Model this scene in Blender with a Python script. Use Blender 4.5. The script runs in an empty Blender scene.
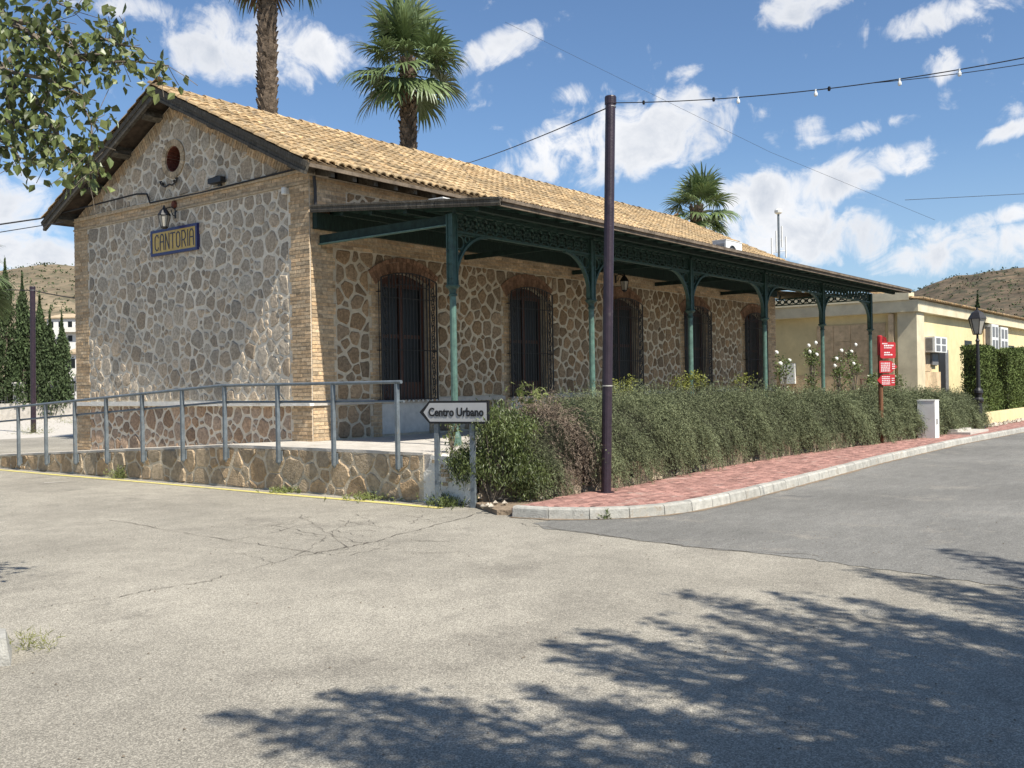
import bpy, math, random
import numpy as np
from mathutils import Vector, Matrix
random.seed(7); rng = np.random.default_rng(7)
R_ = math.radians
SC = bpy.context.scene
COL = SC.collection

# ------------------------------------------------------------------ camera
FPX = 990.0
CAM = np.array([-11.48, -13.41, 1.6])
_r = np.array([.616, -.788, 0.]); _r /= np.linalg.norm(_r)
_f = np.array([-_r[1], _r[0], 0.])
_p = math.atan(1.5 / FPX)
_up = np.array([0, 0, 1.])
CF = _f * math.cos(_p) + _up * math.sin(_p)
_u = -_f * math.sin(_p) + _up * math.cos(_p)
_c, _s = math.cos(.016), math.sin(.016)
CR = _c * _r - _s * _u
CU = _s * _r + _c * _u
cam = bpy.data.cameras.new('camera'); camo = bpy.data.objects.new('camera', cam); COL.objects.link(camo)
camo.matrix_world = Matrix(((CR[0], CU[0], -CF[0], CAM[0]), (CR[1], CU[1], -CF[1], CAM[1]), (CR[2], CU[2], -CF[2], CAM[2]), (0, 0, 0, 1)))
cam.sensor_width = 36; cam.lens = FPX * 36 / 1024; cam.clip_end = 6000; cam.clip_start = .05
SC.camera = camo

def ray(x, y): return CF + (x - 512) / FPX * CR - (y - 384) / FPX * CU
def onz(x, y, z=0.):
    d = ray(x, y); return CAM + d * ((z - CAM[2]) / d[2])
def onY(x, y, Y=0.):
    d = ray(x, y); return CAM + d * ((Y - CAM[1]) / d[1])
def onX(x, y, X=0.):
    d = ray(x, y); return CAM + d * ((X - CAM[0]) / d[0])
def atd(x, y, dep): return CAM + ray(x, y) * dep

# ------------------------------------------------------------------ sun and sky
SUN = np.array([-.115, -.80, 1.0]); SUN /= np.linalg.norm(SUN)
sl = bpy.data.lights.new('sun', 'SUN'); so = bpy.data.objects.new('sun', sl); COL.objects.link(so)
sl.energy = 5.0; sl.angle = R_(.55); sl.color = (1, .95, .86)
so.rotation_euler = Vector(-SUN).to_track_quat('-Z', 'Y').to_euler()
SC.view_settings.view_transform = 'Standard'; SC.view_settings.look = 'None'
SC.view_settings.exposure = .66; SC.view_settings.gamma = 1

W = bpy.data.worlds.new('World'); SC.world = W; W.use_nodes = True
nt = W.node_tree; nt.nodes.clear(); N = nt.nodes; L = nt.links
def nd(t, **k):
    n = N.new(t)
    for a, b in k.items(): setattr(n, a, b)
    return n
def math_(op, a, b=None, c=None, clamp=False):
    n = nd('ShaderNodeMath', operation=op); n.use_clamp = clamp
    for i, v in enumerate((a, b, c)):
        if v is None: continue
        if isinstance(v, (int, float)): n.inputs[i].default_value = v
        else: L.new(v, n.inputs[i])
    return n.outputs[0]
sky = nd('ShaderNodeTexSky', sky_type='NISHITA'); sky.sun_disc = False
sky.sun_elevation = R_(50.9); sky.sun_rotation = R_(190); sky.altitude = 300; sky.air_density = 1.0; sky.dust_density = .6; sky.ozone_density = 1.6
tc = nd('ShaderNodeTexCoord'); D = tc.outputs['Generated']
def dot(v):
    n = nd('ShaderNodeVectorMath', operation='DOT_PRODUCT'); L.new(D, n.inputs[0]); n.inputs[1].default_value = tuple(v); return n.outputs['Value']
# cloud banks: centre (as seen), half width, half height, tilt
banks = [(262, 48, 92, 40, -3, 1.), (625, 138, 118, 42, 14, 1.05), (585, 92, 30, 13, 5, .7), (830, 182, 90, 22, 14, 1.), (770, 205, 70, 30, 0, .8), (800, 238, 125, 34, -4, 1.1),
         (510, 42, 55, 14, 22, .6), (800, 8, 48, 20, 15, .95), (960, 12, 95, 16, 8, .85), (700, 125, 45, 22, 20, .75), (10, 205, 75, 34, -5, .95), (20, 252, 70, 22, 0, 1.3),
         (1000, 215, 70, 10, 10, .65), (985, 248, 110, 22, 0, .8), (1015, 130, 26, 8, 20, .7), (690, 75, 26, 8, 10, .45), (960, 55, 28, 12, 30, .5), (110, 5, 60, 12, 0, .6), (865, 128, 40, 9, 10, .5),
         (-260, 120, 200, 60, 5, 1.), (1300, 120, 160, 45, 5, 1.), (400, -200, 200, 60, 5, .9)]
best = None
for (x, y, hw, hh, tilt, amp) in banks:
    c = ray(x, y); c /= np.linalg.norm(c)
    rr = np.cross(c, CU); rr /= np.linalg.norm(rr); uu = np.cross(rr, c)
    t = R_(tilt); a = rr * math.cos(t) + uu * math.sin(t); b = -rr * math.sin(t) + uu * math.cos(t)
    k = math_('MULTIPLY', dot(a * FPX / hw), 1.0); k = math_('MULTIPLY', k, k)
    m = dot(b * FPX / hh); m = math_('MULTIPLY', m, m)
    e = math_('SUBTRACT', 1.0, math_('ADD', k, m)); e = math_('MAXIMUM', e, -1.5)
    e = math_('MULTIPLY', e, amp)
    # only in front of the bank's own half of the sky
    fr = math_('GREATER_THAN', dot(c), .3); e = math_('ADD', math_('MULTIPLY', e, fr), math_('MULTIPLY', math_('SUBTRACT', 1.0, fr), -1.5))
    best = e if best is None else math_('MAXIMUM', best, e)
sep = nd('ShaderNodeSeparateXYZ'); L.new(D, sep.inputs[0])
zz = math_('ADD', math_('MAXIMUM', sep.outputs[2], 0.0), .22)
comb = nd('ShaderNodeCombineXYZ'); L.new(math_('DIVIDE', sep.outputs[0], zz), comb.inputs[0]); L.new(math_('DIVIDE', sep.outputs[1], zz), comb.inputs[1])
n1 = nd('ShaderNodeTexNoise'); n1.inputs['Scale'].default_value = 4.2; n1.inputs['Detail'].default_value = 8; n1.inputs['Roughness'].default_value = .58; L.new(comb.outputs[0], n1.inputs['Vector'])
n2 = nd('ShaderNodeTexNoise'); n2.inputs['Scale'].default_value = 9.; n2.inputs['Detail'].default_value = 9; n2.inputs['Roughness'].default_value = .62; n2.inputs['Distortion'].default_value = .5; L.new(D, n2.inputs['Vector'])
n3 = nd('ShaderNodeTexNoise'); n3.inputs['Scale'].default_value = 6.; n3.inputs['Detail'].default_value = 5; n3.inputs['Roughness'].default_value = .55
sh = nd('ShaderNodeVectorMath', operation='ADD'); L.new(D, sh.inputs[0]); sh.inputs[1].default_value = (.01, .0, .045); L.new(sh.outputs[0], n3.inputs['Vector'])
n4 = nd('ShaderNodeTexNoise'); n4.inputs['Scale'].default_value = 26; n4.inputs['Detail'].default_value = 10; n4.inputs['Roughness'].default_value = .6; n4.inputs['Distortion'].default_value = .8; L.new(D, n4.inputs['Vector'])
body = math_('ADD', math_('ADD', math_('MULTIPLY', best, .72), .06), math_('ADD', math_('MULTIPLY', math_('SUBTRACT', n2.outputs['Fac'], .5), 2.6), math_('MULTIPLY', math_('SUBTRACT', n4.outputs['Fac'], .5), 2.1)))
wisp = math_('ADD', math_('MULTIPLY', math_('SUBTRACT', n1.outputs['Fac'], .585), 3.0), math_('MULTIPLY', math_('SUBTRACT', n4.outputs['Fac'], .52), 1.6))
raw = math_('MAXIMUM', body, math_('MINIMUM', wisp, .5))
mask = math_('MULTIPLY', raw, 2.2, clamp=True)
ms = nd('ShaderNodeMapRange', interpolation_type='SMOOTHSTEP'); L.new(raw, ms.inputs['Value']); ms.inputs['From Min'].default_value = .02; ms.inputs['From Max'].default_value = .72
hz = math_('MULTIPLY', math_('SUBTRACT', .22, sep.outputs[2], clamp=True), 2.2, clamp=True)
ccol = nd('ShaderNodeMix', data_type='RGBA'); ccol.inputs[6].default_value = (8.8, 8.8, 8.9, 1); ccol.inputs[7].default_value = (5.4, 5.8, 6.5, 1)
shade = nd('ShaderNodeMapRange'); L.new(math_('ADD', math_('MULTIPLY', raw, .45), math_('SUBTRACT', n3.outputs['Fac'], .5)), shade.inputs['Value']); shade.inputs['From Min'].default_value = .12; shade.inputs['From Max'].default_value = .62
L.new(shade.outputs[0], ccol.inputs[0])
tint = nd('ShaderNodeMix', data_type='RGBA', blend_type='MULTIPLY'); tint.inputs[0].default_value = 1; L.new(sky.outputs[0], tint.inputs[6]); tint.inputs[7].default_value = (.88, 1.03, 1.18, 1)
hzm = nd('ShaderNodeMix', data_type='RGBA'); L.new(hz, hzm.inputs[0]); L.new(tint.outputs[2], hzm.inputs[6]); hzm.inputs[7].default_value = (4.2, 5.6, 7.4, 1)
mx = nd('ShaderNodeMix', data_type='RGBA'); L.new(math_('MULTIPLY', ms.outputs[0], .96), mx.inputs[0]); L.new(hzm.outputs[2], mx.inputs[6]); L.new(ccol.outputs[2], mx.inputs[7])
bg = nd('ShaderNodeBackground'); bg.inputs[1].default_value = .074; L.new(mx.outputs[2], bg.inputs[0])
wo = nd('ShaderNodeOutputWorld'); L.new(bg.outputs[0], wo.inputs[0])

# ------------------------------------------------------------------ materials
def mat(name, base, rough=.85, var=.2, scale=5., bump=.0, bscale=60., tint=0., dark=None, spec=.3, metal=0., dirt=None, stretch=None, detail=4, var2=0., scale2=.6, trans=0.):
    m = bpy.data.materials.new(name); m.use_nodes = True
    t = m.node_tree; n = t.nodes; l = t.links; b = n['Principled BSDF']
    b.inputs['Roughness'].default_value = rough; b.inputs['Metallic'].default_value = metal
    b.inputs['Specular IOR Level'].default_value = spec
    geo = n.new('ShaderNodeNewGeometry'); src = geo.outputs['Position']
    if stretch:
        mp = n.new('ShaderNodeVectorMath'); mp.operation = 'MULTIPLY'; mp.inputs[1].default_value = stretch; l.new(src, mp.inputs[0]); src = mp.outputs[0]
    nz = n.new('ShaderNodeTexNoise'); nz.inputs['Scale'].default_value = scale; nz.inputs['Detail'].default_value = detail; nz.inputs['Roughness'].default_value = .65; l.new(src, nz.inputs['Vector'])
    mixc = n.new('ShaderNodeMix'); mixc.data_type = 'RGBA'
    d = dark if dark else tuple(c * (1 - 2 * var) for c in base)
    lt = tuple(min(1, c * (1 + var)) for c in base)
    mixc.inputs[6].default_value = (*d, 1); mixc.inputs[7].default_value = (*lt, 1)
    mr = n.new('ShaderNodeMapRange'); mr.inputs['From Min'].default_value = .32; mr.inputs['From Max'].default_value = .68; l.new(nz.outputs['Fac'], mr.inputs['Value']); l.new(mr.outputs[0], mixc.inputs[0])
    out = mixc.outputs[2]
    def mul(out, val, amt_lo, amt_hi, lo=.0, hi=1.):
        r = n.new('ShaderNodeMapRange'); r.inputs['From Min'].default_value = lo; r.inputs['From Max'].default_value = hi; r.inputs['To Min'].default_value = amt_lo; r.inputs['To Max'].default_value = amt_hi; l.new(val, r.inputs['Value'])
        h = n.new('ShaderNodeVectorMath'); h.operation = 'SCALE'; l.new(out, h.inputs[0]); l.new(r.outputs[0], h.inputs['Scale']); return h.outputs[0]
    if tint:
        at = n.new('ShaderNodeAttribute'); at.attribute_name = 'tint'
        out = mul(out, at.outputs['Fac'], 1 - tint, 1 + tint)
        # warmer / cooler pieces
        at2 = n.new('ShaderNodeAttribute'); at2.attribute_name = 'warm'
        wm = n.new('ShaderNodeMix'); wm.data_type = 'RGBA'; wm.blend_type = 'MULTIPLY'; l.new(at2.outputs['Fac'], wm.inputs[0]); l.new(out, wm.inputs[6]); wm.inputs[7].default_value = (1.12, .93, .74, 1); out = wm.outputs[2]
    if var2:
        z2 = n.new('ShaderNodeTexNoise'); z2.inputs['Scale'].default_value = scale2; z2.inputs['Detail'].default_value = 5; l.new(geo.outputs['Position'], z2.inputs['Vector'])
        out = mul(out, z2.outputs['Fac'], 1 - var2, 1 + var2, .3, .7)
    if dirt:
        z3 = n.new('ShaderNodeTexNoise'); z3.inputs['Scale'].default_value = dirt[1]; z3.inputs['Detail'].default_value = 6; z3.inputs['Roughness'].default_value = .7; l.new(geo.outputs['Position'], z3.inputs['Vector'])
        r = n.new('ShaderNodeMapRange'); r.inputs['From Min'].default_value = dirt[2]; r.inputs['From Max'].default_value = dirt[2] + .12; l.new(z3.outputs['Fac'], r.inputs['Value'])
        dm = n.new('ShaderNodeMix'); dm.data_type = 'RGBA'; l.new(r.outputs[0], dm.inputs[0]); l.new(out, dm.inputs[6]); dm.inputs[7].default_value = (*dirt[0], 1); out = dm.outputs[2]
    l.new(out, b.inputs['Base Color'])
    if bump:
        bz = n.new('ShaderNodeTexNoise'); bz.inputs['Scale'].default_value = bscale; bz.inputs['Detail'].default_value = 4; l.new(src, bz.inputs['Vector'])
        bp = n.new('ShaderNodeBump'); bp.inputs['Strength'].default_value = min(1, bump); bp.inputs['Distance'].default_value = .02 * max(1, bump); l.new(bz.outputs['Fac'], bp.inputs['Height']); l.new(bp.outputs[0], b.inputs['Normal'])
    if trans:
        tr = n.new('ShaderNodeBsdfTranslucent'); l.new(out, tr.inputs[0]); ms_ = n.new('ShaderNodeMixShader'); ms_.inputs[0].default_value = trans
        o = n['Material Output']; l.new(b.outputs[0], ms_.inputs[1]); l.new(tr.outputs[0], ms_.inputs[2]); l.new(ms_.outputs[0], o.inputs[0])
    return m
def speckle(m, scale, lo, hi, size=.5):
    """adds a fine aggregate speckle to a material's colour"""
    t = m.node_tree; n = t.nodes; l = t.links; b = n['Principled BSDF']
    src = b.inputs['Base Color'].links[0].from_socket
    geo = n.new('ShaderNodeNewGeometry')
    v = n.new('ShaderNodeTexVoronoi'); v.inputs['Scale'].default_value = scale; l.new(geo.outputs['Position'], v.inputs['Vector'])
    sp = n.new('ShaderNodeSeparateColor'); l.new(v.outputs['Color'], sp.inputs[0])
    pw = n.new('ShaderNodeMath'); pw.operation = 'POWER'; pw.inputs[1].default_value = 1.6; l.new(sp.outputs[0], pw.inputs[0])
    r = n.new('ShaderNodeMapRange'); r.inputs['To Min'].default_value = lo; r.inputs['To Max'].default_value = hi; l.new(pw.outputs[0], r.inputs['Value'])
    h = n.new('ShaderNodeVectorMath'); h.operation = 'SCALE'; l.new(src, h.inputs[0]); l.new(r.outputs[0], h.inputs['Scale']); l.new(h.outputs[0], b.inputs['Base Color'])
    return m
M = {}
M['road'] = speckle(mat('old_asphalt', (.315, .288, .235), .93, .07, 3, .5, 110, detail=8, var2=.18, scale2=.38, dirt=((.225, .205, .168), .7, .56)), 150, .60, 1.5)
M['street'] = speckle(mat('grey_asphalt', (.185, .178, .16), .9, .08, 6, .4, 130, detail=8, var2=.2, scale2=.35, stretch=(.35, 1, 1), dirt=((.24, .222, .19), 1.1, .56)), 120, .7, 1.4)
M['crack'] = mat('crack', (.15, .13, .105), .95, .3, 20)
M['yellow_paint'] = mat('yellow_line_paint', (.60, .52, .17), .8, .12, 14, .3, 80, dirt=((.36, .32, .22), 7, .53))
M['white_paint'] = mat('worn_white_paint', (.72, .72, .7), .7, .1, 8, .1, 60)
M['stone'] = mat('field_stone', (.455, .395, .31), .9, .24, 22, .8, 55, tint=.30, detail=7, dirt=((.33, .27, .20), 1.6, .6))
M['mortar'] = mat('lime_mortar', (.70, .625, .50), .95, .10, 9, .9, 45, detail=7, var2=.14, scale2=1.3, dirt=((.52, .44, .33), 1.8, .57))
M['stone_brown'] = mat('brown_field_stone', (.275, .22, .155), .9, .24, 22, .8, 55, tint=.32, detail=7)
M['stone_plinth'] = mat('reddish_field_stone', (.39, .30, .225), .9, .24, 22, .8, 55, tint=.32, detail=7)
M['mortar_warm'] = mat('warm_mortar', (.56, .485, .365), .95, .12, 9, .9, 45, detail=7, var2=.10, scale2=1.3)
M['brick'] = mat('buff_brick', (.50, .385, .25), .92, .2, 16, .6, 70, tint=.34, detail=6, var2=.12, scale2=.9)
M['brick_joint'] = mat('brick_joint', (.46, .38, .28), .95, .15, 20, .5, 60)
M['arch_brick'] = mat('brown_arch_brick', (.27, .155, .095), .92, .2, 16, .6, 70, tint=.35, detail=6)
M['ramp_stone'] = mat('ramp_stone', (.40, .32, .22), .9, .2, 16, .9, 40, tint=.22, detail=7)
M['ramp_mortar'] = mat('ramp_mortar', (.58, .49, .36), .95, .15, 12, 1., 35, detail=7)
M['plaster'] = mat('white_plaster', (.70, .67, .60), .9, .07, 4, .6, 30, dirt=((.45, .38, .28), 3.2, .6))
M['patch'] = mat('pale_patch', (.56, .54, .49), .9, .08, 6, .5, 30)
M['tile'] = mat('roof_tile', (.39, .29, .165), .9, .24, 9, .5, 50, tint=.38, detail=6, dirt=((.22, .175, .125), 4., .55), var2=.22, scale2=.6)
M['tile_bed'] = mat('tile_bed', (.20, .14, .08), .95, .2, 9)
M['wood_old'] = mat('weathered_grey_wood', (.105, .092, .072), .9, .3, 6, .6, 30, stretch=(1, 8, 1), dirt=((.18, .16, .125), 6, .56))
M['wood_dark'] = mat('dark_boards', (.075, .055, .04), .9, .25, 7)
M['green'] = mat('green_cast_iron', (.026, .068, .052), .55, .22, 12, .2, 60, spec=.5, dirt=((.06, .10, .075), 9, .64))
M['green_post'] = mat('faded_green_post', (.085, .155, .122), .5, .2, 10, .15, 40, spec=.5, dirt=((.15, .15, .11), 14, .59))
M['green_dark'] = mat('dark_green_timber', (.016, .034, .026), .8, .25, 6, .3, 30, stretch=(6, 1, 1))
M['fascia'] = mat('aged_fascia', (.16, .125, .09), .85, .25, 5, .4, 30)
M['iron'] = mat('black_wrought_iron', (.018, .017, .017), .5, .2, 20, spec=.5)
M['brown_wood'] = mat('red_brown_joinery', (.085, .03, .016), .5, .25, 14, .2, 40, stretch=(6, 6, .6), spec=.5)
M['glass'] = mat('dark_glass', (.012, .013, .013), .3, .1, 3, spec=.35)
M['rail'] = mat('galvanised_rail', (.16, .185, .20), .5, .15, 10, .15, 50, spec=.5, metal=.3, dirt=((.17, .14, .11), 9, .60))
M['purple'] = mat('purple_pole_paint', (.026, .014, .021), .42, .2, 8, .15, 40, spec=.5, dirt=((.055, .04, .04), 5, .6))
M['kerb'] = mat('kerb_concrete', (.40, .385, .34), .9, .14, 10, .5, 60, tint=.14, dirt=((.25, .21, .16), 5, .57))
M['paver'] = mat('red_paver', (.35, .19, .155), .9, .14, 18, .5, 60, tint=.42, detail=6, dirt=((.42, .31, .26), 3, .58))
M['paver_joint'] = mat('paver_joint', (.27, .17, .14), .95, .15, 14)
M['soil'] = mat('dry_soil', (.25, .19, .13), .98, .22, 9, 1., 30, detail=8)
M['concrete'] = mat('pale_concrete', (.50, .46, .40), .92, .1, 5, .5, 50, dirt=((.36, .31, .24), 2, .6))
M['rosemary'] = mat('rosemary_needles', (.135, .15, .078), .75, .18, 3, tint=.9, spec=.25, trans=.10)
M['dry'] = mat('dry_stalks', (.20, .155, .115), .9, .2, 4, tint=.4)
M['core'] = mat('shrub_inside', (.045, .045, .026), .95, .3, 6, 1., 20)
M['leaf'] = mat('broad_leaf', (.115, .145, .045), .42, .15, 3, tint=.6, spec=.5, trans=.25)
M['leaf_light'] = mat('light_green_leaf', (.20, .23, .075), .45, .15, 3, tint=.5, spec=.5, trans=.25)
M['yleaf'] = mat('yellow_green_leaf', (.19, .20, .045), .6, .15, 3, tint=.35, trans=.25)
M['palm'] = mat('palm_blade', (.135, .185, .07), .42, .15, 2, tint=.4, spec=.5, trans=.15)
M['palm_dry'] = mat('dead_palm_blade', (.20, .145, .08), .8, .2, 3)
M['palm_trunk'] = mat('palm_trunk', (.16, .12, .085), .95, .3, 6, 1., 20, tint=.45)
M['conifer'] = mat('conifer', (.055, .08, .03), .8, .2, 2, tint=.55)
M['clipped'] = mat('clipped_cypress', (.10, .135, .035), .8, .2, 3, tint=.5)
M['bark'] = mat('bark', (.17, .14, .105), .9, .25, 12, .8, 30)
M['yellow_wall'] = mat('cream_render', (.66, .55, .305), .9, .05, 3, .15, 60, var2=.08, scale2=.9)
M['cream'] = mat('cream_fascia', (.62, .545, .375), .9, .06, 3, .15, 60, var2=.12, scale2=1.2, dirt=((.46, .39, .27), 1.1, .6))
M['travertine'] = mat('travertine_slab', (.56, .42, .26), .8, .15, 5, .2, 30, tint=.15, detail=7)
M['white_metal'] = mat('white_enamel', (.68, .68, .65), .5, .06, 8, spec=.4)
M['grey_metal'] = mat('grey_metal', (.22, .22, .22), .5, .1, 8, metal=.3)
M['sign_white'] = mat('sign_white', (.36, .36, .355), .5, .04, 4, spec=.4)
M['print_white'] = mat('white_print', (.7, .68, .66), .5, .04, 4)
M['sign_black'] = mat('sign_black', (.014, .014, .015), .45, .1, 8)
M['sign_red'] = mat('sign_red', (.42, .022, .026), .45, .08, 8, spec=.4)
M['tile_yellow'] = mat('glazed_yellow_tile', (.55, .36, .07), .35, .12, 14, spec=.5)
M['tile_blue'] = mat('glazed_blue_tile', (.022, .026, .12), .3, .2, 30, spec=.5)
M['tile_black'] = mat('glazed_dark_letter', (.03, .018, .03), .35, .1, 8, spec=.5)
M['rust'] = mat('rust_red', (.16, .05, .03), .8, .25, 20)
M['wood_post'] = mat('brown_post', (.19, .085, .04), .75, .2, 10, .3, 30, stretch=(6, 6, .6))
M['lamp_glass'] = mat('lamp_glass', (.55, .52, .45), .25, .05, 8, spec=.6, trans=.4)
M['hill'] = mat('dry_hillside', (.235, .185, .12), .98, .35, .05, 150, .06, detail=12, var2=.3, scale2=.014, dirt=((.10, .09, .055), .2, .48))
M['hill_dark'] = mat('scrub_hillside', (.125, .092, .058), .98, .3, .06, 150, .06, detail=12, var2=.3, scale2=.016, dirt=((.052, .048, .028), .16, .47))
M['rose'] = mat('white_petal', (.82, .80, .72), .6, .05, 8, trans=.2)
M['white_wall'] = mat('whitewash', (.72, .70, .65), .9, .05, 3)
M['cable'] = mat('black_cable', (.02, .02, .022), .6, .1, 3)

# ------------------------------------------------------------------ mesh helpers
def setattr_face(me, tints, warms=None):
    a = me.attributes.new('tint', 'FLOAT', 'FACE'); a.data.foreach_set('value', np.asarray(tints, dtype=np.float32))
    if warms is not None:
        w = me.attributes.new('warm', 'FLOAT', 'FACE'); w.data.foreach_set('value', np.asarray(warms, dtype=np.float32))
def link(name, me, m=None, parent=None, loc=None, kind=None):
    o = bpy.data.objects.new(name, me); COL.objects.link(o)
    if m is not None and me is not None and not me.materials: me.materials.append(m)
    if parent is not None: o.parent = parent
    if loc is not None: o.location = loc
    if kind: o['kind'] = kind
    return o
def tag(o, label, cat, group=None):
    o['label'] = label; o['category'] = cat
    if group: o['group'] = group
    return o
def thing(name, label, cat, loc=(0, 0, 0), rotz=0, group=None):
    o = bpy.data.objects.new(name, None); COL.objects.link(o); o.location = loc; o.rotation_euler = (0, 0, rotz); o.empty_display_size = .2
    return tag(o, label, cat, group)
class MB:
    def __init__(s): s.v = []; s.f = []; s.t = []; s.w = []; s.mi = []; s.cm = 0
    def face(s, idx, t=.5, w=0.): s.f.append(idx); s.t.append(t); s.w.append(w); s.mi.append(s.cm)
    def add(s, vs, fs, t=.5, w=0.):
        b = len(s.v); s.v.extend([tuple(map(float, p)) for p in vs])
        for f in fs: s.face([b + i for i in f], t, w)
    def box(s, lo, hi, t=.5, w=0.):
        x0, y0, z0 = lo; x1, y1, z1 = hi
        s.add([(x0, y0, z0), (x1, y0, z0), (x1, y1, z0), (x0, y1, z0), (x0, y0, z1), (x1, y0, z1), (x1, y1, z1), (x0, y1, z1)],
              [(0, 3, 2, 1), (4, 5, 6, 7), (0, 1, 5, 4), (1, 2, 6, 5), (2, 3, 7, 6), (3, 0, 4, 7)], t, w)
    def obox(s, o, a, b, c, t=.5, w=0.):
        """box from corner o with edge vectors a, b, c"""
        o, a, b, c = map(np.asarray, (o, a, b, c))
        s.add([o, o + a, o + a + b, o + b, o + c, o + a + c, o + a + b + c, o + b + c], [(0, 3, 2, 1), (4, 5, 6, 7), (0, 1, 5, 4), (1, 2, 6, 5), (2, 3, 7, 6), (3, 0, 4, 7)], t, w)
    def prism(s, poly, vec, t=.5):
        n = len(poly); vec = np.asarray(vec, float); p = [np.asarray(q, float) for q in poly]
        s.add(p + [q + vec for q in p], [tuple(range(n))[::-1], tuple(range(n, 2 * n))] + [(i, (i + 1) % n, n + (i + 1) % n, n + i) for i in range(n)], t)
    def tube(s, pts, r, n=6, t=.5, cap=True):
        P = [np.asarray(p, float) for p in pts]; k = len(P); rs = r if hasattr(r, '__len__') else [r] * k
        b = len(s.v); ref = None
        for i in range(k):
            d = P[min(i + 1, k - 1)] - P[max(i - 1, 0)]; d = d / (np.linalg.norm(d) + 1e-9)
            if ref is None: ref = np.array([0, 0, 1.]) if abs(d[2]) < .9 else np.array([1., 0, 0])
            a = np.cross(d, ref); a /= np.linalg.norm(a) + 1e-9; c = np.cross(a, d); ref = c
            for j in range(n):
                th = 2 * math.pi * j / n; q = P[i] + rs[i] * (a * math.cos(th) + c * math.sin(th)); s.v.append(tuple(q))
        for i in range(k - 1):
            for j in range(n): s.face([b + i * n + j, b + i * n + (j + 1) % n, b + (i + 1) * n + (j + 1) % n, b + (i + 1) * n + j], t)
        if cap: s.face([b + j for j in range(n)][::-1], t); s.face([b + (k - 1) * n + j for j in range(n)], t)
    def lathe(s, c, prof, n=12, t=.5):
        b = len(s.v); k = len(prof)
        for (r, z) in prof:
            for j in range(n):
                th = 2 * math.pi * (j + .5) / n; s.v.append((c[0] + r * math.cos(th), c[1] + r * math.sin(th), c[2] + z))
        for i in range(k - 1):
            for j in range(n): s.face([b + i * n + j, b + i * n + (j + 1) % n, b + (i + 1) * n + (j + 1) % n, b + (i + 1) * n + j], t)
        s.face([b + j for j in range(n)][::-1], t); s.face([b + (k - 1) * n + j for j in range(n)], t)
    def mesh(s, name, m, smooth=False):
        me = bpy.data.meshes.new(name); me.from_pydata(s.v, [], s.f); me.update()
        for q in (m if isinstance(m, (list, tuple)) else [m]): me.materials.append(q)
        setattr_face(me, s.t, s.w)
        if any(s.mi): me.polygons.foreach_set('material_index', s.mi)
        if smooth: me.polygons.foreach_set('use_smooth', [True] * len(me.polygons))
        return me
    def build(s, name, m, parent=None, smooth=False, kind=None, loc=None):
        return link(name, s.mesh(name, m, smooth), None, parent, loc, kind)
def tri_mesh(name, V, T, m, tint=None):
    """fast mesh of triangles: V (n,3), T (k,3)"""
    me = bpy.data.meshes.new(name); V = np.asarray(V, np.float32); T = np.asarray(T, np.int32)
    me.vertices.add(len(V)); me.vertices.foreach_set('co', V.ravel())
    me.loops.add(T.size); me.loops.foreach_set('vertex_index', T.ravel())
    me.polygons.add(len(T)); me.polygons.foreach_set('loop_start', np.arange(0, T.size, 3, dtype=np.int32)); me.polygons.foreach_set('loop_total', np.full(len(T), 3, np.int32))
    me.update(calc_edges=True); me.materials.append(m)
    a = me.attributes.new('tint', 'FLOAT', 'FACE'); a.data.foreach_set('value', np.asarray(tint if tint is not None else np.full(len(T), .5), dtype=np.float32))
    return me

def unit(a): return a / (np.linalg.norm(a, axis=-1, keepdims=True) + 1e-9)
def leaf_cloud(P, size, tint, flat=0., aspect=.55, dirs=None):
    """one small folded leaf (two triangles) at every point P"""
    n = len(P); d = unit(rng.normal(size=(n, 3))) if dirs is None else unit(dirs)
    if flat: d[:, 2] *= (1 - flat); d = unit(d)
    s = unit(np.cross(d, rng.normal(size=(n, 3)))); sz = (size * rng.uniform(.6, 1.35, n))[:, None]
    nn = np.cross(d, s)
    A = P - d * sz * .5; B = P + s * sz * aspect * .5 + nn * sz * .08; C_ = P + d * sz * .5; E = P - s * sz * aspect * .5 + nn * sz * .08
    V = np.stack([A, B, C_, E], 1).reshape(-1, 3); i = np.arange(n)[:, None] * 4
    T = np.concatenate([i + [0, 1, 2], i + [0, 2, 3]], 1).reshape(-1, 3)
    tt = np.repeat(tint if hasattr(tint, '__len__') else np.full(n, tint), 2)
    return V, T, tt
def sprigs(P, D0, length, droop, K, width, leaf, tint):
    """drooping sprigs with needle leaves; P roots, D0 starting directions"""
    n = len(P); Vs = []; Ts = []; tt = []; p = P.copy(); d = unit(D0); base = 0
    seg = (length / K)[:, None]
    side = unit(np.cross(d, rng.normal(size=(n, 3))))
    for k in range(K):
        q = p + d * seg
        for j in range(3):
            a = 2 * math.pi * (j + rng.random(n)) / 3; nn = np.cross(d, side)
            out = side * np.cos(a)[:, None] + nn * np.sin(a)[:, None]
            ld = unit(out * .8 + d * .9); w = unit(np.cross(ld, rng.normal(size=(n, 3)))) * width
            r0 = p + (q - p) * rng.random((n, 1)); L_ = leaf * rng.uniform(.7, 1.3, (n, 1))
            Vs.append(np.stack([r0 - w, r0 + w, r0 + ld * L_], 1).reshape(-1, 3)); Ts.append(base + np.arange(n * 3).reshape(-1, 3)); base += n * 3
            tt.append(np.clip(tint + rng.normal(0, .12, n) + .22 * (k / K - .4), 0, 1))
        p = q; d = unit(d + np.array([0, 0, -1.]) * (droop / K)[:, None] + rng.normal(0, .12, (n, 3)))
        side = unit(side - d * (side * d).sum(1, keepdims=True))
    return np.concatenate(Vs), np.concatenate(Ts), np.concatenate(tt)

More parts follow.
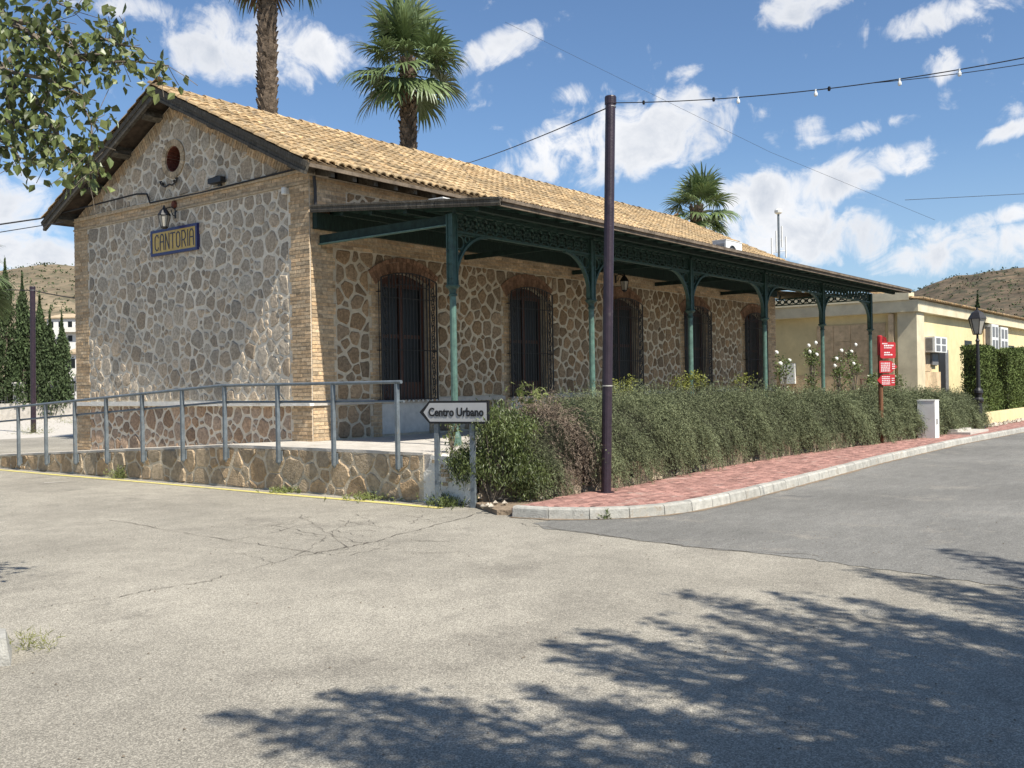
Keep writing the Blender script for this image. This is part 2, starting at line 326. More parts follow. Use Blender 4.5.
# ---- voronoi masonry: convex cells clipped by half planes
def clip(poly, n, d):
    out = []; k = len(poly)
    for i in range(k):
        a = poly[i]; b = poly[(i + 1) % k]; da = a[0] * n[0] + a[1] * n[1] - d; db = b[0] * n[0] + b[1] * n[1] - d
        if da <= 0: out.append(a)
        if (da < 0 < db) or (db < 0 < da):
            t = da / (da - db); out.append((a[0] + t * (b[0] - a[0]), a[1] + t * (b[1] - a[1])))
    return out
def voronoi(sites, planes, gap):
    S = np.array([q[:2] for q in sites]); RR = np.array([q[2] for q in sites]); res = []
    for i, p in enumerate(S):
        d = ((S - p) ** 2).sum(1); nb = np.argsort(d)[1:26]
        poly = [(p[0] - 1, p[1] - 1), (p[0] + 1, p[1] - 1), (p[0] + 1, p[1] + 1), (p[0] - 1, p[1] + 1)]
        for j in nb:
            v = S[j] - p; l = math.hypot(*v); v = v / l
            poly = clip(poly, v, v @ p + l * RR[i] / (RR[i] + RR[j]) - gap * random.uniform(.45, 1.7))
            if len(poly) < 3: break
        for (n_, d_) in planes(p):
            if len(poly) >= 3: poly = clip(poly, n_, d_)
        if len(poly) >= 3:
            ar = .5 * sum(poly[a][0] * poly[(a + 1) % len(poly)][1] - poly[(a + 1) % len(poly)][0] * poly[a][1] for a in range(len(poly)))
            if ar > .0009: res.append((ar, poly))
    return res
def scatter(x0, x1, z0, z1, r, ok=lambda p: True, tries=60000):
    """variable radius scatter: large stones first, small ones fill the gaps"""
    cell = r; grid = {}; pts = []
    for (k, share) in ((1.55, 260), (1.2, 500), (.95, 900), (.72, 1500), (.5, 1500)):
        fails = 0; rr = r * k
        while fails < share // 2 and tries:
            tries -= 1; p = (random.uniform(x0, x1), random.uniform(z0, z1)); my = rr * random.uniform(.88, 1.1); g = (int(p[0] / cell), int(p[1] / cell)); bad = not ok(p)
            if not bad:
                for a in range(-2, 3):
                    for b in range(-2, 3):
                        for q in grid.get((g[0] + a, g[1] + b), ()):
                            if (q[0] - p[0]) ** 2 + (q[1] - p[1]) ** 2 < ((my + q[2]) * .5) ** 2: bad = True
            if bad: fails += 1; continue
            fails = 0; q = (p[0], p[1], my); grid.setdefault(g, []).append(q); pts.append(q)
            if k > 1.4 and random.random() < .02: break
    return pts
def stone_geo(mb, poly, o, a, b, n, h, t, w, tilt=.0):
    """a stone with chamfered face; corners rounded"""
    pts = []; k = len(poly)
    for i in range(k):
        p, q = poly[i], poly[(i + 1) % k]; l = math.hypot(q[0] - p[0], q[1] - p[1])
        if l < .018: pts.append(((p[0] + q[0]) / 2, (p[1] + q[1]) / 2)); continue
        f = .15
        pts.append((p[0] + (q[0] - p[0]) * f, p[1] + (q[1] - p[1]) * f)); pts.append((p[0] + (q[0] - p[0]) * (1 - f), p[1] + (q[1] - p[1]) * (1 - f)))
    if len(pts) < 3: return False
    cx = sum(p[0] for p in pts) / len(pts); cy = sum(p[1] for p in pts) / len(pts); k = len(pts)
    rad = math.sqrt(max(1e-5, sum((p[0] - cx) ** 2 + (p[1] - cy) ** 2 for p in pts) / k)); j = rad * .085
    pts = [(p[0] + random.uniform(-j, j), p[1] + random.uniform(-j, j)) for p in pts]
    tx, ty = random.uniform(-tilt, tilt), random.uniform(-tilt, tilt)
    V = []
    for p in pts: V.append(o + a * p[0] + b * p[1] - n * .004)
    for p in pts:
        q = (cx + (p[0] - cx) * .86, cy + (p[1] - cy) * .86)
        V.append(o + a * q[0] + b * q[1] + n * max(.003, h * random.uniform(.65, 1.05) + tx * (q[0] - cx) + ty * (q[1] - cy)))
    V.append(o + a * cx + b * cy + n * (h * 1.15))
    F = []
    for i in range(k): F.append((i, (i + 1) % k, k + (i + 1) % k, k + i)); F.append((k + i, k + (i + 1) % k, 2 * k))
    mb.add(V, F, t, w); return True
def lay_stones(cells, o, a, b, n, m, parent, hs=(.012, .02), budget=0, rest=None, warm=(0, .5), tilt=.03, key=None, name='stone'):
    """cells sorted so the largest in view become objects; the others join the mesh `rest`"""
    o, a, b, n = map(lambda q: np.array(q, float), (o, a, b, n))
    if key: cells = sorted(cells, key=key)
    else: cells = sorted(cells, key=lambda c: -c[0])
    for i, (ar, poly) in enumerate(cells):
        t = min(1, max(0, random.gauss(.5, .25))); w = random.uniform(*warm); h = random.uniform(*hs)
        if i < budget:
            cx = sum(p[0] for p in poly) / len(poly); cy = sum(p[1] for p in poly) / len(poly); c0 = o + a * cx + b * cy
            mb = MB()
            if stone_geo(mb, [(p[0] - cx, p[1] - cy) for p in poly], np.zeros(3), a, b, n, h, t, w, tilt): mb.build(name, m, parent, loc=tuple(c0))
        else: stone_geo(rest, poly, o, a, b, n, h, t, w, tilt)

# ================================================================== the ground
def sheet(name, poly, z, m, sub=None, parent=None, kind='structure'):
    mb = MB(); mb.add([(x, y, z) for x, y in poly], [tuple(range(len(poly)))]); return mb.build(name, m, parent, kind=kind)
gm = MB(); gm.box((-900, -900, -.5), (1500, 1500, -.012)); gm.build('ground', M['soil'], kind='structure')
road = sheet('road', [(-120, -140), (60, -140), (60, 22), (-120, 22)], 0, M['road'])
path = sheet('path', [(-120, 22), (70, 22), (70, 56), (-120, 56)], .002, M['concrete'])
edge = [(-1.5, -6.6), (-2.3, -6.55), (-2.6, -6.9), (-2.62, -7.4), (-2.75, -8.2), (-2.82, -8.9), (-2.85, -9.9), (-3.05, -10.9), (-3.2, -11.8), (-3.3, -14), (-3.4, -60)]
ee = []
for a, c in zip(edge[:-1], edge[1:]):
    k = max(2, min(24, int(math.hypot(c[0] - a[0], c[1] - a[1]) / .12)))
    ee += [(a[0] + (c[0] - a[0]) * j / k + random.gauss(0, .022), a[1] + (c[1] - a[1]) * j / k + random.gauss(0, .015)) for j in range(k)]
edge = ee + [edge[-1]]
street = sheet('street', edge + [(140, -60), (140, -7.0), (30, -7.0), (-1, -6.9)], .004, M['street'])
# thin pale worn strip and cracks in the old surface
def strip(name, pts, w, z, m, parent=None, jit=.0, kind=None):
    mb = MB(); P = [np.array(p[:2]) for p in pts]; V = []
    for i, p in enumerate(P):
        d = P[min(i + 1, len(P) - 1)] - P[max(0, i - 1)]; d = d / np.linalg.norm(d); nn = np.array([-d[1], d[0]]); ww = w * random.uniform(1 - jit, 1 + jit) / 2
        V += [(*(p + nn * ww), z), (*(p - nn * ww), z)]
    mb.add(V, [(2 * i, 2 * i + 1, 2 * i + 3, 2 * i + 2) for i in range(len(P) - 1)]); return mb.build(name, m, parent, kind=kind)
def wiggle(a, b, n, amp):
    a, b = np.array(a[:2]), np.array(b[:2]); d = b - a; nn = np.array([-d[1], d[0]]) / np.linalg.norm(d); out = []; s = 0
    for i in range(n + 1):
        s = s * .6 + random.gauss(0, amp); out.append(a + d * i / n + nn * s)
    return out
for (a, b, w) in [((120, 597), (212, 580), .014), ((212, 580), (300, 556), .010), ((300, 556), (385, 539), .022), ((385, 539), (480, 514), .018), ((110, 520), (230, 541), .014), ((230, 541), (310, 552), .012),
               ((230, 541), (330, 520), .010), ((270, 525), (370, 545), .012), ((330, 520), (400, 530), .010), ((300, 515), (345, 548), .009), ((350, 520), (300, 556), .009), ((40, 608), (120, 597), .008),
               ((520, 524), (600, 535), .02), ((600, 535), (700, 548), .016), ((700, 548), (820, 556), .014)]:
    strip('crack', wiggle(onz(*a), onz(*b), 22, .02), w * .62, .0065, M['crack'], road, .7)
for k in range(26):
    x0, y0 = random.uniform(215, 420), random.uniform(508, 558); a_ = random.uniform(-.5, .5); l_ = random.uniform(25, 70)
    strip('hairline_crack', wiggle(onz(x0, y0), onz(x0 + l_ * math.cos(a_), y0 + l_ * .45 * math.sin(a_) + random.uniform(-8, 8)), 14, .02), .0055, .0062, M['crack'], road, .7, kind=None)
yl = [onz(*p)[:2] for p in [(-160, 462), (-60, 466), (0, 471.5), (50, 475), (100, 479), (170, 484.5), (256, 491.5), (300, 496), (340, 500), (385, 506), (425, 511)]]
yl = [np.array([-1.75 - .05 * i / 10 + (.02 * math.sin(i * 1.7)), y[1]]) for i, y in enumerate(yl)]
strip('yellow_line', yl, .13, .006, M['yellow_paint'], road, .12)
strip('patch', [onz(44, 483.2), onz(54, 482.6), onz(68, 482)], .08, .007, M['concrete'], road, .5)
# grit and fallen leaves lying on the road
mb = MB()
for _ in range(420):
    x, y = random.uniform(0, 1024), random.choice([random.uniform(500, 768), random.uniform(498, 560)]); p = onz(x, y)
    s = random.uniform(.003, .0075); mb.add([(p[0] - s, p[1] - s * .6, .005), (p[0] + s, p[1] - s, .005), (p[0] + s * .7, p[1] + s, .006), (p[0] - s, p[1] + s * .8, .005), (p[0], p[1], .005 + s)], [(0, 1, 4), (1, 2, 4), (2, 3, 4), (3, 0, 4)], random.random())
mb.build('grit', M['bark'], kind='stuff')

# ---- pavement, kerb, pavers
kerb_pts = [(-2.02, -5.98), (-2.0, -6.25), (-1.92, -6.6), (-1.62, -7.08), (-1.1, -7.44), (-.34, -7.62), (.87, -7.63), (3.08, -7.55), (7.8, -7.3), (13.8, -7.2), (19.4, -7.35), (26, -7.6), (34, -7.9), (46, -8.2)]
hedge_pts = [(-1.35, -5.1), (-1.1, -5.45), (-.4, -5.75), (.5, -5.8), (1.3, -5.82), (3.66, -5.6), (7.2, -5.5), (12, -5.85), (15.4, -6.1), (19, -6.35), (22, -6.0), (30, -5.9), (46, -6.0)]
pts = []
P = [np.array(p) for p in kerb_pts]
def resample(P, step):
    out = [P[0]]; rem = step
    for i in range(len(P) - 1):
        a, b = P[i], P[i + 1]; l = np.linalg.norm(b - a); t = rem
        while t <= l: out.append(a + (b - a) * t / l); t += step
        rem = t - l
    return out
KP = resample(P, .5)
pav = MB(); poly = [tuple(p + np.array([0, .07]) if i > 5 else p + np.array([.06, .05])) for i, p in enumerate(P)] + [tuple(p) for p in reversed(hedge_pts[2:])]
mbp = MB(); mbp.prism([(x, y, 0) for x, y in poly], (0, 0, .105)); pavement = mbp.build('pavement', M['paver_joint'], kind='structure')
kerb = bpy.data.objects.new('kerb', None); COL.objects.link(kerb); kerb['kind'] = 'structure'
for i in range(len(KP) - 1):
    a, b = KP[i], KP[i + 1]; d = b - a; l = np.linalg.norm(d); d /= l; nn = np.array([-d[1], d[0]])   # nn points to the pavement
    g = .006; mb = MB(); L0 = l - 2 * g; c0 = a + d * g; hh = .135 + random.uniform(-.003, .003); w = .13
    q = lambda u, v, z: (c0[0] + d[0] * u + nn[0] * v, c0[1] + d[1] * u + nn[1] * v, z)
    prof = [(0, 0), (.012, hh - .025), (.028, hh - .004), (.05, hh), (w, hh), (w, 0)]
    V = [q(0, v, z) for v, z in prof] + [q(L0, v, z) for v, z in prof]; k = len(prof)
    mb.add(V, [tuple(range(k))[::-1], tuple(range(k, 2 * k))] + [(j, j + 1, k + j + 1, k + j) for j in range(k - 1)], random.random())
    mb.build('kerb_stone', M['kerb'], kerb)
gut = []
for i in range(len(KP) - 1):
    a = KP[i]; d = KP[i + 1] - a; nn = np.array([d[1], -d[0]]) / np.linalg.norm(d)
    for q in (0, .33, .66): gut.append(a + d * q + nn * (.02 + .02 * random.random()))
strip('gutter_dust', gut, .075, .0085, M['soil'], street, .8)
def inside(p, poly):
    x, y = p; c = False; n = len(poly)
    for i in range(n):
        (x1, y1), (x2, y2) = poly[i], poly[(i + 1) % n]
        if (y1 > y) != (y2 > y) and x < (x2 - x1) * (y - y1) / (y2 - y1) + x1: c = not c
    return c
inner = [tuple(p + np.array([0, .16]) if i > 5 else p + np.array([.17, .1])) for i, p in enumerate(P)] + [tuple(p) for p in reversed(hedge_pts[2:])]
pv = []
y = -8.2; row = 0
while y < -5.0:
    x = -2 + (row % 2) * .1
    while x < 40:
        q4 = [(x + .004, y + .004), (x + .196, y + .004), (x + .196, y + .096), (x + .004, y + .096)]
        if all(inside(q, inner) for q in (q4 if x < 12 else [q4[0], q4[2]])): pv.append(q4)
        x += .2
    y += .1; row += 1
pv.sort(key=lambda q: (q[0][0] + 11.5) ** 2 + (q[0][1] + 13.4) ** 2)
rest = MB()
for i, q4 in enumerate(pv):
    z = .117 + random.uniform(-.0025, .0025); t = random.gauss(.5, .22); dst = rest if i >= 300 else MB()
    c = q4[0] if i < 300 else (0, 0); s = [(x - c[0], y - c[1]) for x, y in q4]; e = .004
    V = [(x, y, .10) for x, y in s] + [(s[0][0] + e, s[0][1] + e, z), (s[1][0] - e, s[1][1] + e, z), (s[2][0] - e, s[2][1] - e, z), (s[3][0] + e, s[3][1] - e, z)]
    dst.add(V, [(0, 1, 5, 4), (1, 2, 6, 5), (2, 3, 7, 6), (3, 0, 4, 7), (4, 5, 6, 7)], t)
    if i < 300: dst.build('paver', M['paver'], pavement, loc=(c[0], c[1], 0))
rest.build('paver_field', M['paver'], pavement, kind='stuff')

# ---- platform, ramp
plat = MB(); plat.box((-1.39, -4.05, 0), (22.6, -.0, .675)); plat.box((-.95, -5.0, 0), (22.6, -4.05, .655)); platform = plat.build('platform', M['concrete'], kind='structure')
def zr(y): return .675 if y < .5 else max(0, .675 - .0505 * (y - .5))
rp = MB(); ys = [0, .5, 3, 6, 9, 12, 13.9]
for a, b in zip(ys[:-1], ys[1:]):
    x0, x1 = -1.39, (-.002 if a < 7.9 else -.0)
    rp.add([(x0, a, 0), (x1, a, 0), (x1, b, 0), (x0, b, 0), (x0, a, zr(a)), (x1, a, zr(a)), (x1, b, zr(b)), (x0, b, zr(b))], [(4, 5, 6, 7), (0, 4, 7, 3), (1, 2, 6, 5)])
rp.build('ramp', M['concrete'], kind='structure')
# retaining wall of the ramp with crazy stone facing
rw = thing('retaining_wall', 'low retaining wall of light brown crazy stone carrying the ramp railing', 'stone wall', (-1.4, -4.0, 0))
O0 = np.array([-1.4, -4.0, 0])
mb = MB(); ys = [-4.85, -4.0, .5, 14]
for a, b in ((-4.0, .5), (.5, 13.7)):
    za, zb = zr(a) - .012, zr(b) - .012
    V = [(-1.46, a, -.01), (-1.385, a, -.01), (-1.385, b, -.01), (-1.46, b, -.01), (-1.46, a, za), (-1.385, a, za), (-1.385, b, zb), (-1.46, b, zb)]
    mb.add([tuple(np.array(v) - O0) for v in V], [(0, 3, 2, 1), (4, 5, 6, 7), (0, 1, 5, 4), (1, 2, 6, 5), (2, 3, 7, 6), (3, 0, 4, 7)])
base = mb.build('wall_core', M['ramp_mortar'], rw)
sites = scatter(-3.95, 11, .0, .66, .27, ok=lambda p: p[1] < zr(p[0]) - .03)
def pl(p):
    z1 = zr(p[0]); return [((0., 1.), z1 - .02 if p[0] < .5 else 9), ((0., -1.), -.012), ((-1., 0.), 3.93)] + ([((.0505 / 1.00127, 1 / 1.00127), (.7002 - .025) / 1.00127)] if p[0] >= .3 else [])
cells = voronoi(sites, pl, .011)
cells.sort(key=lambda c: c[1][0][0])
rs = MB(); ax = np.array([0, 1., 0]); 
lay_stones([(a, [(q[0] + 4.0, q[1]) for q in p]) for a, p in cells], (-.06, 0, 0), ax, (0, 0, 1), (-1, 0, 0), M['ramp_stone'], base, (.005, .018), 260, rs, (0, .8), .10, key=lambda c: c[1][0][0])
if rs.f: rs.build('stone_rest', M['ramp_stone'], base, kind='stuff')
# raised pointing ridges between some stones
cp = MB(); cp.add([(-.068, 0, .652), (0.02, 0, .652), (.02, 4.5, .652), (-.068, 4.5, .652), (-.068, 0, .69), (0.02, 0, .69), (.02, 4.5, .69), (-.068, 4.5, .69)], [(0, 3, 2, 1), (4, 5, 6, 7), (0, 1, 5, 4), (1, 2, 6, 5), (2, 3, 7, 6), (3, 0, 4, 7)])
yA, yB = 4.5, 17.6
cp.add([(-.068, yA, zr(.5) - .023), (0.02, yA, zr(.5) - .023), (.02, yB, zr(13.6) - .023), (-.068, yB, zr(13.6) - .023), (-.068, yA, zr(.5) + .015), (0.02, yA, zr(.5) + .015), (.02, yB, zr(13.6) + .015), (-.068, yB, zr(13.6) + .015)], [(0, 3, 2, 1), (4, 5, 6, 7), (0, 1, 5, 4), (1, 2, 6, 5), (2, 3, 7, 6), (3, 0, 4, 7)])
cp.build('coping', M['concrete'], rw)
# white plaster end of the wall with broken brick showing
pw = thing('plaster_wall', 'broken white plastered wall end beside the arrow sign, brick showing through', 'wall', (-1.4, -4.0, 0))
mb = MB(); outl = [(0, 0), (0, .42), (-.10, .50), (-.14, .66), (-.80, .64), (-.86, .5), (-.88, 0)]
mb.prism([(-.06, y, z) for y, z in outl], (.5, 0, 0)); mb.build('plaster', M['plaster'], pw)
mb = MB(); mb.prism([(-.045, y, z) for y, z in [(.0, .40), (.03, .67), (-.16, .67), (-.17, .5)]], (.4, 0, 0)); mb.build('concrete_cap', M['concrete'], pw)
for (y, z, w) in [(-.17, .60, .10), (-.25, .545, .12), (-.33, .48, .12), (-.28, .42, .10), (-.40, .42, .08), (-.42, .36, .1), (-.36, .30, .09)]:
    mb = MB(); mb.box((-.072, y - w, z - .045), (-.058, y, z)); mb.build('brick', M['brick'], pw)

# ================================================================== the station
ST = thing('station_building', 'old stone railway station with brick corners and tiled gable roof', 'station building', (0, 0, 0))
def holed(mb, outer, holes, o, a, b, n, thick):
    o, a, b, n = [np.array(q, float) for q in (o, a, b, n)]
    from mathutils.geometry import tessellate_polygon
    loops = [outer] + holes; flat = [p for l in loops for p in l]
    tris = tessellate_polygon([[Vector((p[0], p[1], 0)) for p in l] for l in loops])
    F = [o + a * p[0] + b * p[1] for p in flat]; B = [q - n * thick for q in F]; k = len(flat)
    fs = [tuple(t) for t in tris] + [tuple(k + i for i in t) for t in tris]; s = 0
    for l in loops:
        m = len(l)
        for i in range(m): fs.append((s + i, s + (i + 1) % m, k + s + (i + 1) % m, k + s + i))
        s += m
    mb.add(F + B, fs)
BR = MB()      # all bricks of the walls
def bricks(o, a, b, n, x0, x1, z0, z1, pitch=.068, length=.25, tooth=(0, 0), okf=None, joint=True, w=(0, .6)):
    o, a, b, n = [np.array(q, float) for q in (o, a, b, n)]
    if joint:
        BR.cm = 1; BR.obox(o + a * (x0 + .002) + b * (z0 + .001), a * (x1 - x0 - .004), b * (z1 - z0 - .002), n * .004); BR.cm = 0
    z = z0; r = 0
    while z < z1 - .02:
        ht = min(pitch, z1 - z) - .012; ext0 = tooth[0] * ((r // 3) % 2); ext1 = tooth[1] * ((r // 3) % 2)
        x = x0 - ext0; end = x1 + ext1; first = length * (.5 if r % 2 else 1.)
        while x < end - .02:
            l = min(first, end - x); 
            if end - x - l < .06: l = end - x
            if okf is None or okf(x + l / 2, z + ht / 2):
                h = .009 + random.uniform(0, .007); v = o + a * (x + .004) + b * z
                BR.obox(v, a * (l - .009), b * ht, n * h, random.gauss(.5, .22), random.uniform(*w))
            x += l; first = length
        z += pitch; r += 1
X_, Y_, Z_ = (1, 0, 0), (0, 1, 0), (0, 0, 1)
# gable wall (faces -X): coordinates (Y, z)
gw = MB(); YC = 4.0
octo = [(YC + .06 + .26 * math.cos(t), 6.24 + .26 * math.sin(t)) for t in np.linspace(0, 2 * math.pi, 25)[:-1]]
holed(gw, [(0, .0), (7.95, .0), (7.95, 5.42), (YC, 7.40), (0, 5.42)], [octo[::-1]], (0, 0, 0), Y_, Z_, (-1, 0, 0), .45)
gable = gw.build('gable_wall', M['mortar'], ST)
back = MB(); back.box((.452, 7.5, 0), (20, 7.95, 5.35)); back.build('back_wall', M['mortar'], ST)
ew = MB(); holed(ew, [(0.002, .0), (7.95, .0), (7.95, 5.42), (YC, 7.40), (0.002, 5.42)], [], (20, 0, 0), Y_, Z_, (1, 0, 0), .4); ew.build('end_wall', M['mortar'], ST)
# long wall (faces -Y): coordinates (X, z)
WX = [2.34, 6.28, 10.33, 14.28, 18.26]; HW = .65
def arch(c, w, z0, zs, rise, n=12):
    R0 = (w * w + rise * rise) / (2 * rise); cz = zs + rise - R0; t0 = math.asin(w / R0)
    return [(c - w, z0), (c + w, z0)] + [(c + R0 * math.sin(t), cz + R0 * math.cos(t)) for t in np.linspace(t0, -t0, n)]
lw = MB(); holes = [arch(c, HW, .70 if i == 2 else 1.36, 3.62, .17) for i, c in enumerate(WX)]
holed(lw, [(.0, .0), (20.0, .0), (20.0, 5.36), (0, 5.36)], [h[::-1] for h in holes], (0, 0.002, 0), X_, Z_, (0, -1, 0), .44)
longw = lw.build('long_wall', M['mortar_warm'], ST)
# gable bricks
G = ((0, 0, 0), Y_, Z_, (-1, 0, 0)); LW = ((0, 0, 0), X_, Z_, (0, -1, 0))
rk = lambda y: 5.42 + (1.98 / 4.0) * (4.0 - abs(y - 4.0))
bricks(*G, 0.0, .5, .45, 5.2, tooth=(0, .05)); bricks(*G, 7.4, 7.95, .2, 5.2, tooth=(.05, 0))
bricks(*G, 0.0, 7.95, 5.2, 5.47, pitch=.0675)
# string course mouldings
sc = MB(); sc.box((-.05, .0, 5.40), (0, 7.95, 5.47)); sc.box((-.03, .0, 5.2), (0, 7.95, 5.235)); sc.build('string_course', M['brick'], ST)
# raking brick border under the roof: soldier bricks
for sgn in (-1, 1):
    n_ = 62
    for i in range(n_):
        y0 = YC + sgn * (4.0 * i / n_); y1 = YC + sgn * (4.0 * (i + 1) / n_)
        d = np.array([0, (y1 - y0), rk(y1) - rk(y0)]); top = np.array([-.0, y0, rk(y0)]); l = np.linalg.norm(d); u = d / l; nrm = np.array([0, -u[2], u[1]]) * (1 if u[1] > 0 else -1)
        if nrm[2] > 0: nrm = -nrm
        if rk(y0) - .36 < 5.47 and abs(y0 - 4) > 3.75: continue
        BR.obox(top + u * .004 + nrm * .03, u * (l - .012), nrm * .25, np.array([-1, 0, 0]) * (.012 + random.random() * .006), random.gauss(.4, .2), random.random() * .7)
# oculus ring
RV = MB()
for i in range(26):
    t0, t1 = 2 * math.pi * i / 26, 2 * math.pi * (i + .9) / 26
    q = lambda r, t: np.array([0, YC + .06 + r * math.cos(t), 6.24 + r * math.sin(t)])
    BR.prism([q(.262, t0), q(.262, t1), q(.39, t1), q(.39, t0)], (-.03, 0, 0), random.gauss(.4, .2))
    RV.prism([q(.24, t0), q(.24, t1), q(.259, t1), q(.259, t0)], (.44, 0, 0), random.gauss(.5, .2))
RV.build('oculus_lining', M['rust'], ST, kind='stuff')
# long wall brickwork
bricks(*LW, 0.006, .52, .68, 4.78, tooth=(0, .05)); bricks(*LW, 19.35, 20.0, .68, 4.7, tooth=(.05, 0))
bricks(*LW, 0.006, 20.0, 4.12, 4.72, okf=lambda x, z: z > 4.12, pitch=.068)
bricks(*LW, 0.006, .85, 4.79, 5.34); bricks(*LW, .85, 20, 5.17, 5.34)
AR = MB()
for i, c in enumerate(WX):
    z0 = .68
    for (a, b, tt) in ((c - .88, c - HW, (.06, 0)), (c + HW, c + .88, (0, .06))): bricks(*LW, a, b, z0, 3.66, tooth=tt, length=.16 + .12)
    # segmental arch of voussoirs, two rings
    for (r0, r1, zoff, hh) in ((0, .22, 0, .02), (.225, .30, 0, .035)):
        w = HW; rise = .17; R0 = (w * w + rise * rise) / (2 * rise); cz = 3.62 + rise - R0; t0 = math.asin((w + .26) / (R0 + .22)); nn = 21
        for j in range(nn):
            ta, tb = -t0 + 2 * t0 * j / nn, -t0 + 2 * t0 * (j + .88) / nn
            q = lambda r, t: np.array([c + r * math.sin(t), 0, cz + r * math.cos(t)])
            AR.prism([q(R0 + r0, ta), q(R0 + r0, tb), q(R0 + r1, tb), q(R0 + r1, ta)], (0, -hh, 0), random.gauss(.5, .25))
AR.build('window_arches', M['arch_brick'], ST, kind='stuff')
BR.build('brickwork', [M['brick'], M['brick_joint']], ST, kind='stuff')
# plinth ledge
lg = MB(); lg.box((-.10, -.05, 1.30), (0, 7.95, 1.385)); lg.build('plinth_ledge', M['plaster'], ST)
for a, b in ((0.002, 1.45), (3.24, 5.38), (7.18, 9.4), (11.2, 13.36), (15.2, 17.3), (19.2, 20)): lg = MB(); lg.box((a, -.045, 1.30), (b, 0, 1.385)); lg.build('plinth_ledge', M['concrete'], ST)
# stones
REST = MB(); GP = .02
def plan_g(p):
    y, z = p; out = []
    if z > 5.47:
        m = .51; l = math.hypot(m, 1); s = 1 if y > 4 else -1
        out = [((0., -1.), -5.49), ((.51 / l, 1 / l), (7.21 + .51 * 4.02 - .02) / l), ((-.51 / l, 1 / l), (7.21 - .51 * 4.02 - .02) / l)]
        v = np.array([YC + .06 - y, 6.24 - z]); dd = np.hypot(*v); v = v / dd
        if dd < 1.2: out.append(((v[0], v[1]), y * v[0] + z * v[1] + dd - .41))
        return out
    if z > 1.39: return [((0., -1.), -1.405), ((0., 1.), 5.185), ((-1., 0.), -.58), ((1., 0.), 7.33)]
    return [((0., 1.), 1.285), ((0., -1.), -.25), ((-1., 0.), -.58), ((1., 0.), 7.33)]
def okg(p):
    y, z = p
    if z > 5.47: return z < 7.1 - .51 * abs(y - 4.02) and z > 5.55 and (y - YC - .06) ** 2 + (z - 6.24) ** 2 > .47 ** 2
    if z > 1.39: return 1.46 < z < 5.12 and .62 < y < 7.3
    return .4 < z < 1.24 and .62 < y < 7.3
cells = voronoi(scatter(.5, 7.5, .3, 7.2, .225, okg), plan_g, GP)
zc_ = lambda c: sum(q[1] for q in c[1]) / len(c[1])
lay_stones([c for c in cells if zc_(c) > 1.35], *G, M['stone'], gable, (.010, .022), 110, REST, (0, .5), .05)
REST3 = MB(); lay_stones([c for c in cells if zc_(c) <= 1.35], *G, M['stone_plinth'], gable, (.012, .026), 30, REST3, (0, .8), .07); REST3.build('stone_rest', M['stone_plinth'], ST, kind='stuff')
def plan_l(p):
    x, z = p; out = []
    if z > 4.75: return [((0., -1.), -4.86), ((0., 1.), 5.15), ((-1., 0.), -.9)]
    out = [((0., 1.), 4.1)] if z > 1.35 else [((0., 1.), 1.285), ((0., -1.), -.70)]
    if z > 1.35: out.append(((0., -1.), -1.4))
    out += [((-1., 0.), -.60), ((1., 0.), 19.28)]
    for c in WX:
        if abs(x - c) < .95 and z > 3.5:
            rr = 2.25; cz = 4.0 - rr; v = np.array([c - x, cz - z]); dd = np.hypot(*v); v = v / dd; out.append(((v[0], v[1]), x * v[0] + z * v[1] + dd - rr - .0))
        elif abs(x - c) < 2.4:
            if z < 3.9: out.append(((1., 0.), c - .96) if x < c else ((-1., 0.), -(c + .96)))
    return out
def okl(p):
    x, z = p
    if z > 4.75: return 4.92 < z < 5.12 and x > 1.0
    if not (.66 < x < 19.2) or z > 4.05 or z < .76 or 1.24 < z < 1.46: return False
    for c in WX:
        if abs(x - c) < 1.02 and z < 4.02 - .17 * ((x - c) / .9) ** 2: return False
    return True
cells = voronoi(scatter(.5, 19.5, .7, 5.2, .235, okl), plan_l, .022)
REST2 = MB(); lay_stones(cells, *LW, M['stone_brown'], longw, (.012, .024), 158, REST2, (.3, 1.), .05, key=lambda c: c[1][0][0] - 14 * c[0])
REST.build('stone_rest', M['stone'], ST, kind='stuff'); REST2.build('stone_rest', M['stone_brown'], ST, kind='stuff')

